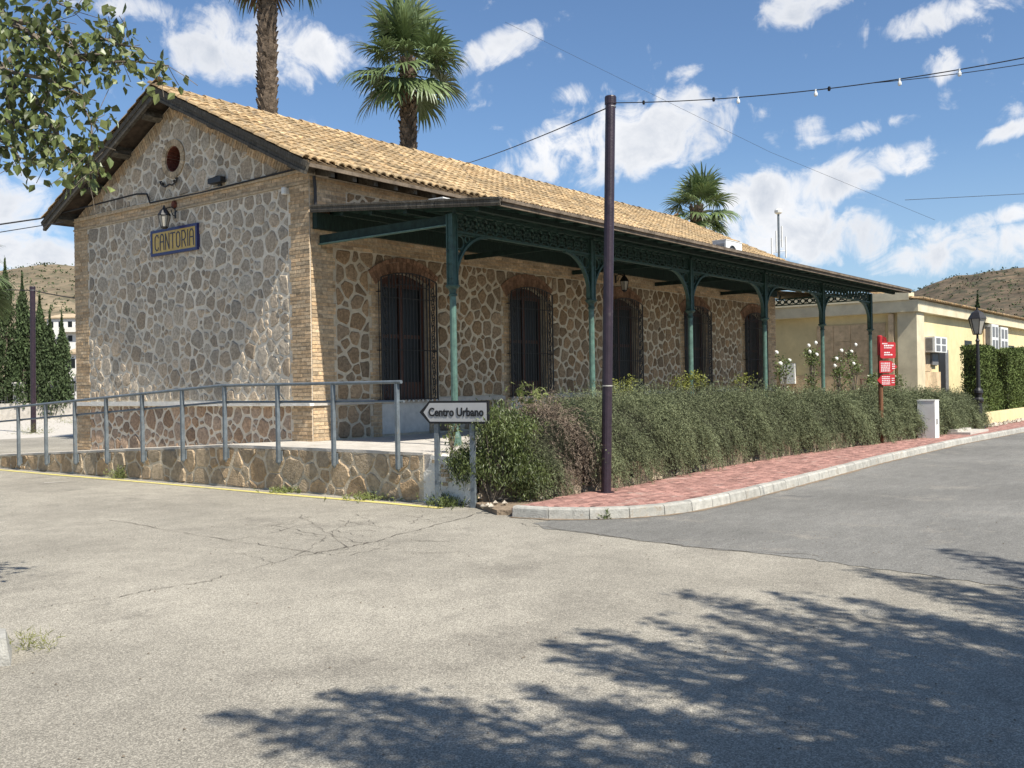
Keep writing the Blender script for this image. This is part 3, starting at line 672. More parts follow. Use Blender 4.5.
# windows: joinery set back in the openings, iron cage in front
def scroll(x, z, s, yy):
    return [np.array([x + s * .045 * math.cos(t) * (1 - t / 9.5), yy, z + .085 * math.sin(t) * (1 - t / 9.5) + .0]) for t in np.linspace(-1.6, 4.2, 12)]
def window(c, door, white):
    z0 = .70 if door else 1.36; zt = 3.62
    wf = MB(); yb = .11
    for (a, b) in ((c - HW + .003, c - HW + .09), (c + HW - .09, c + HW - .003), (c - .05, c + .05)): wf.box((a, yb, z0 + .002), (b, yb + .07, zt + (.02 if abs(a - c + .05) > .2 else .1)))
    wf.box((c - HW + .09, yb + .004, zt - .10), (c + HW - .09, yb + .066, zt + .0)); wf.box((c - HW + .09, yb + .004, z0 + .004), (c + HW - .09, yb + .066, z0 + (.7 if door else .34)))
    wf.box((c - HW + .02, yb + .03, zt + .0), (c + HW - .02, yb + .06, zt + .17)); wf.box((c - HW + .09, yb + .006, 2.55), (c + HW - .09, yb + .06, 2.62))
    fr = wf.build('door' if door else 'window', M['brown_wood'], ST)
    for s in (-1, 1):
        g = MB(); a, b = sorted((c + s * .05, c + s * (HW - .09))); g.box((a, yb + .03, z0 + (.7 if door else .34)), (b, yb + .036, zt - .1)); g.build('pane', M['glass'], fr)
    gm_ = MB(); gm_.box((c - HW, .24, z0), (c + HW, .245, zt + .17)); gm_.build('blind', M['core'], fr)
    # grille
    gr = MB(); W_ = .76; yf = -.14; zb = 1.37 if not door else .95
    top = lambda x: 3.74 + .13 * (1 - ((x - c) / W_) ** 2) - .08
    xs = np.linspace(c - W_, c + W_, 17)
    for i, x in enumerate(xs):
        if i in (1, 2, 14, 15): continue
        gr.tube([(x, yf, zb - .03), (x, yf, top(x))], .013 if i not in (0, 16) else .02, 5)
    for x in (c - W_ + .2, c + W_ - .2): gr.tube([(x, yf, zb - .03), (x, yf, top(x))], .018, 5)
    tp = [(x, yf, top(x)) for x in np.linspace(c - W_, c + W_, 10)]; gr.tube(tp, .012, 5)
    tp = [(x, yf, top(x) - .22) for x in np.linspace(c - W_ + .2, c + W_ - .2, 8)]; gr.tube(tp, .010, 5)
    for z in (zb, 1.0 + zb * .3 + .9, 3.3): gr.tube([(c - W_, yf, z), (c + W_, yf, z)], .010, 5)
    for s in (-1, 1):
        xx = c + s * (W_ - .10); z = zb + .12
        while z < 3.5:
            gr.tube(scroll(xx, z, 1, yf), .012, 4, cap=False); gr.tube(scroll(xx, z + .09, -1, yf), .012, 4, cap=False); z += .21
        for z in (zb, 2.3, 3.4): gr.tube([(c + s * W_, yf, z), (c + s * W_, .02, z)], .011, 5)
        gr.tube([(c + s * W_, yf * .5, zb), (c + s * W_, yf * .5, 3.6)], .008, 5)
    for x in np.linspace(c - W_ + .24, c + W_ - .24, 8): gr.tube([(x, yf, top(x) - .01), (x + .03, yf, top(x) - .08), (x - .02, yf, top(x) - .15), (x + .01, yf, top(x) - .21)], .008, 4)
    gr.build('grille', M['iron'], fr)
    kn = MB()
    if not door:
        for x in np.linspace(c - W_ + .03, c + W_ - .03, 12): kn.lathe((x, yf, zb - .055), [(.008, 0), (.02, .012), (.02, .028), (.008, .04)], 6)
        kn.build('grille_knobs', M['white_metal'], fr, kind='stuff')
        sb = MB(); sb.box((c - HW - .02, -.05, 1.30), (c + HW + .02, .2, 1.36)); sb.build('sill', M['concrete'], fr)
    if white:
        p_ = MB(); p_.box((c - .66, -.022, .72), (c + .62, -.0, 1.298)); p_.build('blocked_opening', M['patch'], fr)
    return fr
for i, c in enumerate(WX): window(c, i == 2, i in (0, 1))

# ---- roof
RX0, RX1, YL, YR, ZE, ZR = -.42, 20.45, -.45, 8.40, 5.38, 7.50
rf = MB()
def slab(mb, x0, x1, y0, z0, y1, z1, th, t=.5):
    d = np.array([0, y1 - y0, z1 - z0], float); d /= np.linalg.norm(d); nn = np.array([0, -d[2], d[1]]); nn = nn if nn[2] > 0 else -nn
    mb.obox((x0, y0, z0), (x1 - x0, 0, 0), np.array([0, y1 - y0, z1 - z0]), nn * th, t)
slab(rf, RX0 + .02, RX1 - .02, YL, ZE, 4.0, ZR, .03); slab(rf, RX0 + .02, RX1 - .02, YR, ZE, 4.0, ZR, .03)
roof = rf.build('roof', M['wood_dark'], ST)
ub = MB(); slab(ub, RX0, RX1, YL - .02, ZE + .035, 4.0, ZR + .035, .035); slab(ub, RX0, RX1, YR + .02, ZE + .035, 4.0, ZR + .035, .035); ub.build('tile_bed', M['tile_bed'], roof)
for s, (y0) in ((1, YL), (-1, YR)):
    d = np.array([0, 4.0 - y0, ZR - ZE]); l = np.linalg.norm(d); u = d / l; nn = np.array([0, -u[2] * s, abs(u[1])]) ; nn = np.array([0, -u[2], u[1]]); nn = nn if nn[2] > 0 else -nn
    bb = MB(); o = np.array([RX0 - .05, y0, ZE]) - nn * .15 - u * .06
    bb.obox(o, (.05, 0, 0), u * (l + .05), nn * .20); bb.obox(o + np.array([-.025, 0, 0]) + nn * .13, (.03, 0, 0), u * (l + .05), nn * .09); bb.obox(o + np.array([-.02, 0, 0]) + nn * .0, (.025, 0, 0), u * (l + .03), nn * .05)
    bb.build('barge_board', M['wood_old'], roof)
    for k in (.35, 1.55, 2.9, 4.2, 4.85):
        pr_ = MB(); c0 = np.array([RX0 + .02, 0, 0]) + np.array([0, y0, ZE]) + u * k - nn * .19; pr_.obox((0, 0, 0), (.48, 0, 0), u * .16, nn * .19)
        pr_.build('purlin_end', M['wood_old'], roof, loc=tuple(c0))
# rafter feet under the front eave
x = .15
while x < 20.3:
    mb = MB(); mb.obox((0, -.40, -.13), (.09, 0, 0), (0, .42, .10), (0, 0, .11)); mb.build('rafter_foot', M['wood_old'], roof, loc=(x, 0, ZE + .02)); x += .52
ed = MB(); ed.box((RX0, YL - .035, ZE - .03), (RX1, YL, ZE + .035)); ed.build('eave_board', M['fascia'], roof)
# tiles
def tile_geo(mb, o, u, v, nn, L_, r0, r1, t, w, seg=5):
    """cover tile: half barrel from o going up the slope u, width along v"""
    V = []
    for (d, r, lift) in ((0, r0, .012), (L_, r1, -.006)):
        for j in range(seg + 1):
            a = math.pi * j / seg; V.append(o + u * d + v * (math.cos(a) * r) + nn * (math.sin(a) * r * .72 + lift))
    for j in range(seg + 1):
        a = math.pi * j / seg; V.append(o + v * (math.cos(a) * (r0 - .014)) + nn * (math.sin(a) * (r0 - .014) * .72 + .0))
    k = seg + 1; F = [(j, j + 1, k + j + 1, k + j) for j in range(seg)] + [(j + 1, j, 2 * k + j, 2 * k + j + 1) for j in range(seg)]
    mb.add(V, F, t, w)
tiles = []; PX = .205; EXP = .36
for side, y0 in ((1, YL - .05), (-1, YR + .05)):
    d = np.array([0, 4.0 - y0, ZR - ZE + .0]); l = np.linalg.norm(d); u = d / l; nn = np.array([0, -u[2], u[1]]); nn = nn if nn[2] > 0 else -nn
    nrow = int(l / EXP) + 1; ncol = int((RX1 - RX0) / PX)
    for c in range(ncol):
        for r in range(nrow):
            o = np.array([RX0 + .10 + c * PX + random.uniform(-.008, .008), y0, ZE + .07]) + u * (r * EXP + random.uniform(-.012, .012)) + nn * (.006 + random.uniform(0, .006))
            L_ = min(EXP + .07, l - r * EXP + .02)
            if L_ > .08: tiles.append((np.linalg.norm(o - CAM) + (50 if side < 0 else 0) - (0), o, u, nn, L_))
tiles.sort(key=lambda q: q[0])
rest = MB(); vx = np.array([1., 0, 0])
for i, (dd, o, u, nn, L_) in enumerate(tiles):
    yaw = random.uniform(-.02, .02); uu = u + vx * yaw; t = random.gauss(.5, .25); w = random.random() * .5
    if i < 300:
        mb = MB(); tile_geo(mb, np.zeros(3), uu, vx, nn, L_, .088, .072, t, w); mb.build('roof_tile', M['tile'], roof, loc=tuple(o))
    else: tile_geo(rest, o, uu, vx, nn, L_, .088, .072, t, w)
x = RX0
while x < RX1 - .1:
    tile_geo(rest, np.array([x, 4.0, ZR + .06 + random.uniform(-.01, .012)]), vx, np.array([0, 1., 0]), np.array([0, 0, 1.]), .42, .125, .105, random.gauss(.5, .25), .2, 6); x += .36
for yy, s in ((YL, 1), (YR, -1)):    # verge tiles along the two gable edges
    d = np.array([0, 4.0 - yy, ZR - ZE]); l = np.linalg.norm(d); u = d / l; nn = np.array([0, -u[2], u[1]]); nn = nn if nn[2] > 0 else -nn
    for xx in (RX0 - .02, RX1 - .0):
        r = 0
        while r < l:
            tile_geo(rest, np.array([xx, yy, ZE + .085]) + u * r + nn * .02, u, vx, nn, .42, .095, .08, random.gauss(.45, .25), .3); r += .36
rest.build('roof_tile_rest', M['tile'], roof, kind='stuff', smooth=False)

# ================================================================== the canopy
CA = thing('platform_canopy', 'long dark green iron canopy on six posts in front of the station wall', 'canopy', (0, -3.13, .67))
def cpart(name, mb, m, parent=CA, smooth=False, kind=None):
    o = mb.build(name, m, parent, smooth=smooth, kind=kind)
    if parent is CA: o.location = (0, 3.13, -.67)
    return o
ZW, ZF, YF = 4.76, 4.36, -4.25
CX = [.2 + 3.93 * i for i in range(6)]; CX[5] = 20.0; YP = -3.13; X0c, X1c = .0, 20.3
roofz = lambda y: ZW + (ZF - ZW) * (y / YF)
sh_ = MB(); slab(sh_, X0c, X1c, YF, ZF, -.02, ZW, .02)
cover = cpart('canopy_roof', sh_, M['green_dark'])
# corrugated top sheet: ribs run down the slope
cg = MB(); xx = X0c
k0 = 0; V = []; n_ = int((X1c - X0c) / .038)
for i in range(n_ + 1):
    x = X0c + i * (X1c - X0c) / n_; hgt = .024 + (.018 if i % 2 else 0) ; V += [(x, YF - .04, ZF + hgt), (x, -.02, ZW + hgt)]
cg.add(V, [(2 * i, 2 * i + 2, 2 * i + 3, 2 * i + 1) for i in range(n_)]); cg.build('corrugated_sheet', M['fascia'], cover)
fc = MB(); fc.box((X0c - .02, YF - .05, ZF - .10), (X1c, YF - .02, ZF + .018)); fc.box((X0c - .03, YF - .09, ZF - .035), (X1c, YF - .05, ZF + .012)); cpart('fascia', fc, M['fascia'])
# end boards at both ends
for xx in (X0c - .045, X1c + .005):
    eb = MB(); d = np.array([0, -.03 - YF, ZW - ZF]); 
    eb.obox((xx, YF - .05, ZF - .09), (.04, 0, 0), d, (0, 0, .11)); eb.obox((xx - .015, YF - .05, ZF + .005), (.07, 0, 0), d, (0, 0, .03)); eb.obox((xx - .01, YF - .05, ZF - .06), (.02, 0, 0), d, (0, 0, .02)); cpart('end_board', eb, M['wood_old'])
# rafters and boards beneath
x = .45
while x < 20.2:
    r_ = MB(); r_.obox((0, YF + .02, ZF - .075), (.045, 0, 0), (0, -.04 - YF, ZW - ZF), (0, 0, .07)); r_.build('rafter', M['green'], cover, loc=(x, 0, 0)); x += .55
pu = MB()
for yy in (-3.8, -2.3, -1.5, -.8): pu.box((.02, yy - .04, roofz(yy) - .15), (20.25, yy + .04, roofz(yy) - .078))
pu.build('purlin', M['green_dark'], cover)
# posts
ZC = 3.17
def post(x, ends):
    s = MB(); s.lathe((0, 0, 0), [(.10, .655 - .67), (.10, .80 - .67), (.075, .86 - .67), (.056, .95 - .67), (.052, ZC - .25 - .67), (.05, ZC - .14 - .67)], 10)
    p = s.build('post', M['green_post'], CA, loc=(x, 0, 0))
    c = MB(); c.lathe((0, 0, ZC - .67), [(.05, -.16), (.068, -.15), (.068, -.12), (.052, -.11), (.062, -.05), (.10, -.02), (.115, 0), (.115, .02), (.07, .03)], 10)
    c.box((-.055, -.055, ZC - .67 + .03), (.055, .055, roofz(YP) - .67 - .16)); 
    for sx in (-1, 1):
        for sy in (-1, 1): c.box((sx * .055 - .012, sy * .055 - .012, ZC - .67 + .03), (sx * .055 + .012, sy * .055 + .012, roofz(YP) - .67 - .165))
    for k in range(4):
        for sy in (-1, 1): c.lathe((-.064, sy * .03, ZC - .67 + .12 + k * .22), [(.0, -.012), (.014, 0), (0, .012)], 5)
    c.build('capital', M['green'], p)
    # arched brackets with rings
    for s_ in ends:
        b = MB(); R0 = .80; zt = 4.02 - .67; cz = zt - R0
        arc = [(s_ * (.06 + R0 * (1 - math.cos(t))), cz + R0 * math.sin(t)) for t in np.linspace(0, math.pi / 2, 14)]
        for (p0, p1) in zip(arc[:-1], arc[1:]):
            d = np.array([p1[0] - p0[0], p1[1] - p0[1]]); l = np.hypot(*d); nn = np.array([-d[1], d[0]]) / l * .022
            b.prism([(p0[0] - nn[0], -.035, p0[1] - nn[1]), (p1[0] - nn[0], -.035, p1[1] - nn[1]), (p1[0] + nn[0], -.035, p1[1] + nn[1]), (p0[0] + nn[0], -.035, p0[1] + nn[1])], (0, .07, 0))
        def ring(cx, cz_, r):
            b.tube([(cx + r * math.cos(t), 0, cz_ + r * math.sin(t)) for t in np.linspace(0, 2 * math.pi, 15)], .013, 5, cap=False)
        ring(s_ * .175, zt - .14, .105); ring(s_ * .37, zt - .075, .055); ring(s_ * .125, zt - .36, .06); ring(s_ * .10, zt - .53, .032)
        b.tube([(s_ * .06, 0, zt - .01), (s_ * .86, 0, zt - .01)], .02, 6)
        b.build('bracket', M['green'], p)
    return p
for i, x in enumerate(CX): post(x, (1,) if i == 0 else ((-1,) if i == 5 else (-1, 1)))
# lattice beams between posts (circles crossed by diamonds)
def lattice(p0, p1, z0, z1, pitch):
    p0 = np.array(p0, float); p1 = np.array(p1, float); d = p1 - p0; l = np.linalg.norm(d); u = d / l; nn = np.array([-u[1], u[0]])
    b = MB(); P = lambda s, z, o=0: (p0[0] + u[0] * s + nn[0] * o, p0[1] + u[1] * s + nn[1] * o, z)
    for (za, zb) in ((z0, z0 + .035), (z1 - .035, z1)):
        b.add([P(0, za, -.04), P(l, za, -.04), P(l, za, .04), P(0, za, .04), P(0, zb, -.04), P(l, zb, -.04), P(l, zb, .04), P(0, zb, .04)], [(0, 3, 2, 1), (4, 5, 6, 7), (0, 1, 5, 4), (1, 2, 6, 5), (2, 3, 7, 6), (3, 0, 4, 7)])
    n = int(round(l / pitch)); pt = l / n; h = (z1 - z0 - .07); zm = (z0 + z1) / 2
    def bar(s0, za, s1, zb, w=.016):
        q = np.array([s1 - s0, zb - za]); q = q / np.hypot(*q); m = np.array([-q[1], q[0]]) * w
        c4 = [P(s0 + m[0], za + m[1], -.012), P(s1 + m[0], zb + m[1], -.012), P(s1 - m[0], zb - m[1], -.012), P(s0 - m[0], za - m[1], -.012)]
        b.prism(c4, (nn[0] * .024, nn[1] * .024, 0))
    for i in range(n):
        s = i * pt; bar(s, zm - h / 2, s + pt, zm + h / 2); bar(s, zm + h / 2, s + pt, zm - h / 2)
        c = s + pt / 2; r = h * .30; ang = np.linspace(0, 2 * math.pi, 11)
        for a0, a1 in zip(ang[:-1], ang[1:]): bar(c + r * math.cos(a0), zm + r * math.sin(a0), c + r * math.cos(a1), zm + r * math.sin(a1), .011)
    return b
for i in range(5): cpart('lattice_beam', lattice((CX[i] + .06, YP), (CX[i + 1] - .06, YP), 4.02, 4.37, .26), M['green'])
for i, x in enumerate(CX):
    b = lattice((x, -.03), (x, YP + .07), 4.10, 4.34, .24) if i == 5 else MB()
    if i == 0:
        b.box((x - .006, YP + .06, 4.152), (x + .006, -.03, 4.30)); fb = MB(); fb.box((x - .04, YP + .06, 4.13), (x + .04, -.03, 4.15)); cpart('flange', fb, M['green_post'])
    if i not in (0, 5): b.box((x - .03, YP + .06, 4.22), (x + .03, -.03, 4.32))
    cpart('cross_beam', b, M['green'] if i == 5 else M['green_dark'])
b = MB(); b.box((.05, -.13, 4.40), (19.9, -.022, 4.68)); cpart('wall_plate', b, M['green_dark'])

# ================================================================== fittings on the station
def text_mesh(txt, size, bold=.0, depth=.002):
    cu = bpy.data.curves.new('lettering', 'FONT'); cu.body = txt; cu.size = size; cu.extrude = depth; cu.offset = bold; cu.resolution_u = 3
    o = bpy.data.objects.new('tmp', cu); COL.objects.link(o); dg = bpy.context.evaluated_depsgraph_get()
    me = bpy.data.meshes.new_from_object(o.evaluated_get(dg)); bpy.data.objects.remove(o); me.name = 'lettering'; me.materials.clear(); return me
sg = thing('station_sign', 'yellow tiled name board reading CANTORIA with blue border on the gable', 'sign', (-.03, 4.025, 4.605))
mb = MB(); mb.box((-.0298, -.80, -.26), (.028, .80, .26)); bd = mb.build('board', M['tile_blue'], sg)
mb = MB(); mb.box((-.0302, -.74, -.205), (-.0300, .74, .205)); mb.build('yellow_field', M['tile_yellow'], sg)
mb = MB()
for (a, b, c, d) in ((-.80, .80, .205, .26), (-.80, .80, -.26, -.205), (-.80, -.74, -.205, .205), (.74, .80, -.205, .205)): mb.box((-.038, a + .001, c + .001), (-.0305, b - .001, d - .001))
mb.build('border', M['tile_blue'], sg)
mb = MB()
for i in range(1, 9):
    y = -.80 + i * 1.6 / 9; mb.box((-.0315, y - .002, -.2), (-.0302, y + .002, .2))
mb.box((-.0315, -.74, -.002), (-.0302, .74, .002)); mb.build('tile_joint', M['brick_joint'], sg, kind='stuff')
# art-nouveau capitals drawn as strokes; x runs to the right as seen (so -Y)
GL = {'C': [[(.9, .82), (.8, .97), (.5, 1), (.15, .85), (.1, .5), (.15, .15), (.5, 0), (.8, .03), (.9, .18)]],
      'A': [[(.05, 0), (.12, .85), (.35, 1), (.65, 1), (.88, .85), (.95, 0)], [(.08, .52), (.92, .52)]],
      'N': [[(.08, 0), (.08, 1), (.45, .55), (.92, .0), (.92, 1)]], 'T': [[(.0, .98), (1, .98)], [(.5, 0), (.5, 1)]],
      'O': [[(.5, 1), (.15, .88), (.08, .5), (.15, .12), (.5, 0), (.85, .12), (.92, .5), (.85, .88), (.5, 1)]],
      'R': [[(.1, 0), (.1, 1), (.65, 1), (.9, .8), (.88, .55), (.6, .42), (.1, .42)], [(.55, .42), (.92, 0)]], 'I': [[(.5, 0), (.5, 1)]]}
y0 = .665
for ch in 'CANTORIA':
    w = .05 if ch == 'I' else .15; adv = w + .026; g = MB(); k_ = .026
    for st in GL[ch]:
        for (p, q) in zip(st[:-1], st[1:]):
            a = np.array([-.0, -p[0] * w, (p[1] - .5) * .31]); b = np.array([0, -q[0] * w, (q[1] - .5) * .31]); d = b - a; l = np.linalg.norm(d); d /= l; m_ = np.cross(np.array([1., 0, 0]), d) * k_ / 2
            g.prism([a - d * .009 + m_, b + d * .009 + m_, b + d * .009 - m_, a - d * .009 - m_], (-.004 - .0006 * random.random(), 0, 0))
    g.build('letter', M['tile_black'], sg, loc=(-.031, y0, 0)); y0 -= adv + (.012 if ch != 'I' else 0)
def lantern(label, loc, s=1., face=-1, group=None):
    t = thing('wall_lantern', label, 'lantern', loc, 0 if face == 'y' else 0)
    dx, dy = ((-1, 0) if face != 'y' else (0, -1))
    b = MB(); A = lambda o, z: (dx * o, dy * o, z)
    b.tube([A(0, .10), A(.10, .16), A(.22, .12), A(.27, .02)], .012, 6); b.tube([A(.0, -.02), A(.08, .0), A(.12, .10)], .010, 6); b.lathe((dx * .005, dy * .005, -.06), [(.03, 0), (.03, .2)], 8); b.build('bracket', M['iron'], t)
    c = (dx * .27, dy * .27, 0)
    b = MB(); b.lathe((c[0], c[1], -.03 * s), [(.13 * s, 0), (.12 * s, .02), (.07 * s, .10), (.03 * s, .14), (.012, .2 * s)], 6); b.lathe((c[0], c[1], -.27 * s), [(.03, -.03), (.07 * s, 0), (.075 * s, .015)], 6)
    for j in range(6):
        th = 2 * math.pi * (j + .5) / 6; b.tube([(c[0] + .07 * s * math.cos(th), c[1] + .07 * s * math.sin(th), -.26 * s), (c[0] + .115 * s * math.cos(th), c[1] + .115 * s * math.sin(th), -.03 * s)], .007, 4)
    b.build('lamp_cage', M['iron'], t)
    b = MB(); b.lathe((c[0], c[1], -.255 * s), [(.062 * s, 0), (.105 * s, .215 * s)], 6); b.build('lamp_glass', M['lamp_glass'], t); return t
lantern('black iron lantern on the gable above the yellow name board', (-.005, 4.0, 5.10), 1.)
lantern('black iron lantern on the long wall above the station door', (10.0, -.005, 4.22), 1., 'y')
pl_ = MB(); pl_.add([(-.0, math.cos(t) * .07, math.sin(t) * .08) for t in np.linspace(0, 2 * math.pi, 13)[:-1]] + [(-.05, math.cos(t) * .055, math.sin(t) * .065) for t in np.linspace(0, 2 * math.pi, 13)[:-1]], [tuple(range(12, 24))] + [(i, (i + 1) % 12, 12 + (i + 1) % 12, 12 + i) for i in range(12)])
tag(pl_.build('wall_boss', M['rust'], None, loc=(-.018, 4.02, 5.32)), 'round rust red cap on the brick band above the gable lantern', 'wall cap')
jb = MB(); jb.lathe((-.07, 0, -.06), [(.05, 0), (.055, .02), (.055, .10), (.05, .12)], 10); jb.box((-.07, -.04, -.05), (0, .04, .05)); tag(jb.build('siren_box', M['white_metal'], None, loc=(-.018, .56, 5.12)), 'small grey alarm box on the gable beside the brick corner', 'alarm box')
fl = MB(); fl.box((-.14, -.2, -.05), (-.02, .2, .05)); fl.box((-.03, -.05, -.1), (.0, .05, .0)); fl.tube([(-.1, -.15, .05), (-.06, 0, .09), (-.1, .15, .05)], .012, 5); tag(fl.build('floodlight', M['iron'], None, loc=(-.02, 2.52, 5.58)), 'black floodlight lying on the brick band under the gable window', 'floodlight')
orn = MB()
for s in (-1, 1):
    orn.tube([(-.03, 0, 0), (-.05, s * .12, -.04), (-.05, s * .26, .02), (-.05, s * .30, .09), (-.05, s * .24, .08)], .018, 5)
    orn.lathe((-.05, s * .2, .03), [(0, -.03), (.045, 0), (0, .035)], 6)
tag(orn.build('iron_ornament', M['iron'], None, loc=(-.02, 4.15, 5.74)), 'curled black iron ornament beneath the round gable window', 'ornament')
dp = MB(); dp.tube([(.055, -.075, 5.32), (.08, -.07, 5.1), (.09, -.06, 4.62)], .028, 8); dp.build('downpipe', M['iron'], ST)

# ---- air conditioners standing on the canopy roof
def aircon(label, loc, rot, w=.85, h=.6, d=.32):
    fr_ = h / .6
    t = thing('air_conditioner', label, 'air conditioner', loc, rot, 'air conditioners on the canopy roof')
    b = MB(); b.box((0, 0, .05), (w, d, h)); b.box((.05, -.0, 0), (.1, d, .048)); b.box((w - .1, 0, 0), (w - .05, d, .048)); b.box((-.01, -.01, h + .001), (w + .01, d + .01, h + .02)); b.build('casing', M['white_metal'], t)
    g = MB()
    for r in (.08 * fr_, .14 * fr_, .20 * fr_): g.tube([(w * .38 + r * math.cos(q), -.012, h * .52 + r * math.sin(q)) for q in np.linspace(0, 2 * math.pi, 15)], .008, 4, cap=False)
    for k in range(9): g.box((-.006, .04 + k * .028, .1), (-.001, .055 + k * .028, h - .08))
    g.build('fan_guard', M['grey_metal'], t)
    g = MB(); g.add([(w * .38 + .2 * fr_ * math.cos(q), -.003, h * .52 + .2 * fr_ * math.sin(q)) for q in np.linspace(0, 2 * math.pi, 17)[:-1]], [tuple(range(16))]); g.build('fan_opening', M['sign_black'], t); return t
p = onY(726, 246, -1.5); aircon('white air conditioner on the far part of the canopy roof with dark fan opening', (p[0], -1.5, roofz(-1.5) + .04), 0, 1.0, .80, .4)
p = onY(444, 197, -2.2); aircon('low white air conditioner on the canopy roof nearest the gable corner', (1.15, -2.1, roofz(-2.1) + .03), .05, .72, .23, .3)
p = onY(474, 197, -2.4); aircon('second white air conditioner from the gable, beside the first column of the canopy', (2.15, -2.4, roofz(-2.4) + .03), -.05, .85, .36, .34)

# ================================================================== street things
def pole(name, label, cat, loc, h, r, m, lean=(0, 0), n=14):
    t = thing(name, label, cat, loc); b = MB(); b.tube([(0, 0, -.02), (lean[0] * .5, lean[1] * .5, h / 2), (lean[0], lean[1], h)], r, n); b.build('shaft', m, t, smooth=False)
    c = MB(); c.lathe((lean[0], lean[1], h), [(r + .012, -.10), (r + .012, -.004), (r + .004, .012)], n); c.build('cap', M['purple'], t)
    c = MB(); c.lathe((lean[0], lean[1], h - .14), [(r + .004, -.008), (r + .008, .0), (r + .004, .008)], n); c.build('band', M['grey_metal'], t)
    c = MB(); c.lathe((0, 0, .0), [(r + .05, -.002), (r + .05, .008), (r + .006, .012)], n); c.build('base_plate', M['purple'], t); return t
PB = onz(606, 492.5, .115); PT = onY(612, 97, PB[1]); PT[0] = PB[0] + .02; hp = onY(612, 97, PB[1])[2] - .115
lean = (.31, .02)
pl0 = pole('lamp_pole', 'tall dark purple metal pole on the red pavement in front of the hedge', 'pole', tuple(PB), hp, .070, M['purple'], lean)
bd_ = MB(); bd_.lathe((lean[0] * 1.45 / hp, .005, 1.45), [(.073, 0), (.075, .003), (.075, .014), (.073, .017)], 14); bd_.build('tape_band', M['kerb'], pl0)
PTOP = np.array([PB[0] + lean[0], PB[1] + lean[1], hp + .115])
q = atd(33.5, 433, 40); pole('lamp_pole', 'slim dark purple pole far off behind the ramp in front of the conifers', 'pole', (q[0], q[1], .0), 5.9, .105, M['purple'], (.05, 0))
def cable(name, label, P, r, sag=0, n=14, cat='cable', group=None, extra=None):
    P = [np.array(p, float) for p in P]; pts = []
    for a, b in zip(P[:-1], P[1:]):
        for i in range(n): t = i / n; q = a + (b - a) * t; q = q - np.array([0, 0, 4 * sag * t * (1 - t)]); pts.append(q)
    pts.append(P[-1]); mb = MB(); mb.tube(pts, r, 5); o = mb.build(name, M['cable']); tag(o, label, cat, group); return o, pts
farp = atd(1180, 24, 10.5)
sl_, pts = cable('string_light_cable', 'black festoon cable running right from the top of the purple pole', [PTOP + np.array([0, 0, -.08]), farp], .007, .20, 40)
def nearest(pts, px):
    best = None
    for p in pts:
        d = p - CAM; z = d @ CF; x = 512 + FPX * (d @ CR) / z
        if best is None or abs(x - px) < best[0]: best = (abs(x - px), p)
    return best[1]
for i, (px, s_) in enumerate([(645, 0), (708, 0), (741, 1), (809, 1), (835, 0), (902, 1), (966, 1)]):
    p = nearest(pts, px); b = MB()
    if s_: b.lathe((p[0], p[1], p[2] - .085), [(.0, 0), (.022, .015), (.024, .04), (.012, .065), (.012, .095)], 7)
    else: b.lathe((p[0], p[1], p[2] - .03), [(.012, 0), (.02, .01), (.02, .045), (.012, .055)], 6)
    b.build('bulb' if s_ else 'socket', M['white_metal'] if s_ else M['sign_black'], sl_)
cable('overhead_cable', 'second black cable just below the festoon cable at the upper right', [nearest(pts, 868), atd(1180, 34, 10.5)], .005, .06)
cable('overhead_cable', 'black cable from the purple pole up over the station ridge', [PTOP + np.array([-.05, .05, -.16]), (8.7, 4.35, 7.52)], .009, .06)
cable('overhead_cable', 'thin grey cable crossing the clouds on the upper right', [atd(505, 22, 34), atd(770, 152, 34), atd(935, 220, 34)], .005, .0)
cable('overhead_cable', 'short dark cable high in the sky on the right edge', [atd(905, 200, 38), atd(1060, 192, 38)], .010, .0)
gc = [atd(-80, 236, 21.2), onX(40, 218.6, -.45), onX(137, 194, -.06), onX(147, 194, -.05), onX(150, 203, -.05), onX(200, 193, -.04), onX(240, 183, -.06), onX(298, 168.5, -.06)]
cable('gable_cable', 'thick black cable entering from the left and running along the gable band', gc, .018, 0, 3)
cable('gable_cable', 'thin lower cable entering from the left to the eave of the gable', [atd(-80, 245, 21.3), onX(64, 222, -.45)], .010, 0, 3)
q = atd(33.5, 288, 40); cable('overhead_cable', 'dark cable passing the top of the far purple pole by the hillside', [atd(-60, 284, 40), q + np.array([0, 0, -.1]), atd(100, 301, 40)], .022, .05, 8)

# direction sign with two posts
def face_frame(p0, p1):
    d = np.array(p1) - np.array(p0); d[2] = 0; l = np.linalg.norm(d); d /= l; return d, np.array([d[1], -d[0], 0]), l
S0 = atd(419.5, 412.5, 13.35); S1 = atd(488.5, 412, 12.85); u, nf, wl = face_frame(S0, S1); zc = S0[2] * .5 + S1[2] * .5; hs = .152
ds = thing('direction_sign', 'white arrow sign reading Centro Urbano on two grey posts', 'road sign', (S0[0], S0[1], 0), math.atan2(u[1], u[0]))
b = MB(); k = .155; b.prism([(0, .0, zc), (k, 0, zc - hs), (wl, 0, zc - hs), (wl, 0, zc + hs), (k, 0, zc + hs)], (0, .03, 0)); b.build('arrow_board', M['sign_black'], ds)
b = MB(); e = .028; k2 = k * (1 - e / hs) ; b.prism([(.065, -.003, zc), (k + .012, -.003, zc - hs + e), (wl - e, -.003, zc - hs + e), (wl - e, -.003, zc + hs - e), (k + .012, -.003, zc + hs - e)], (0, .0025, 0)); b.build('white_face', M['sign_white'], ds)
me = text_mesh('Centro Urbano', .158, .0035, .0045); xs_ = [v.co.x for v in me.vertices]; wtx = max(xs_) - min(xs_)
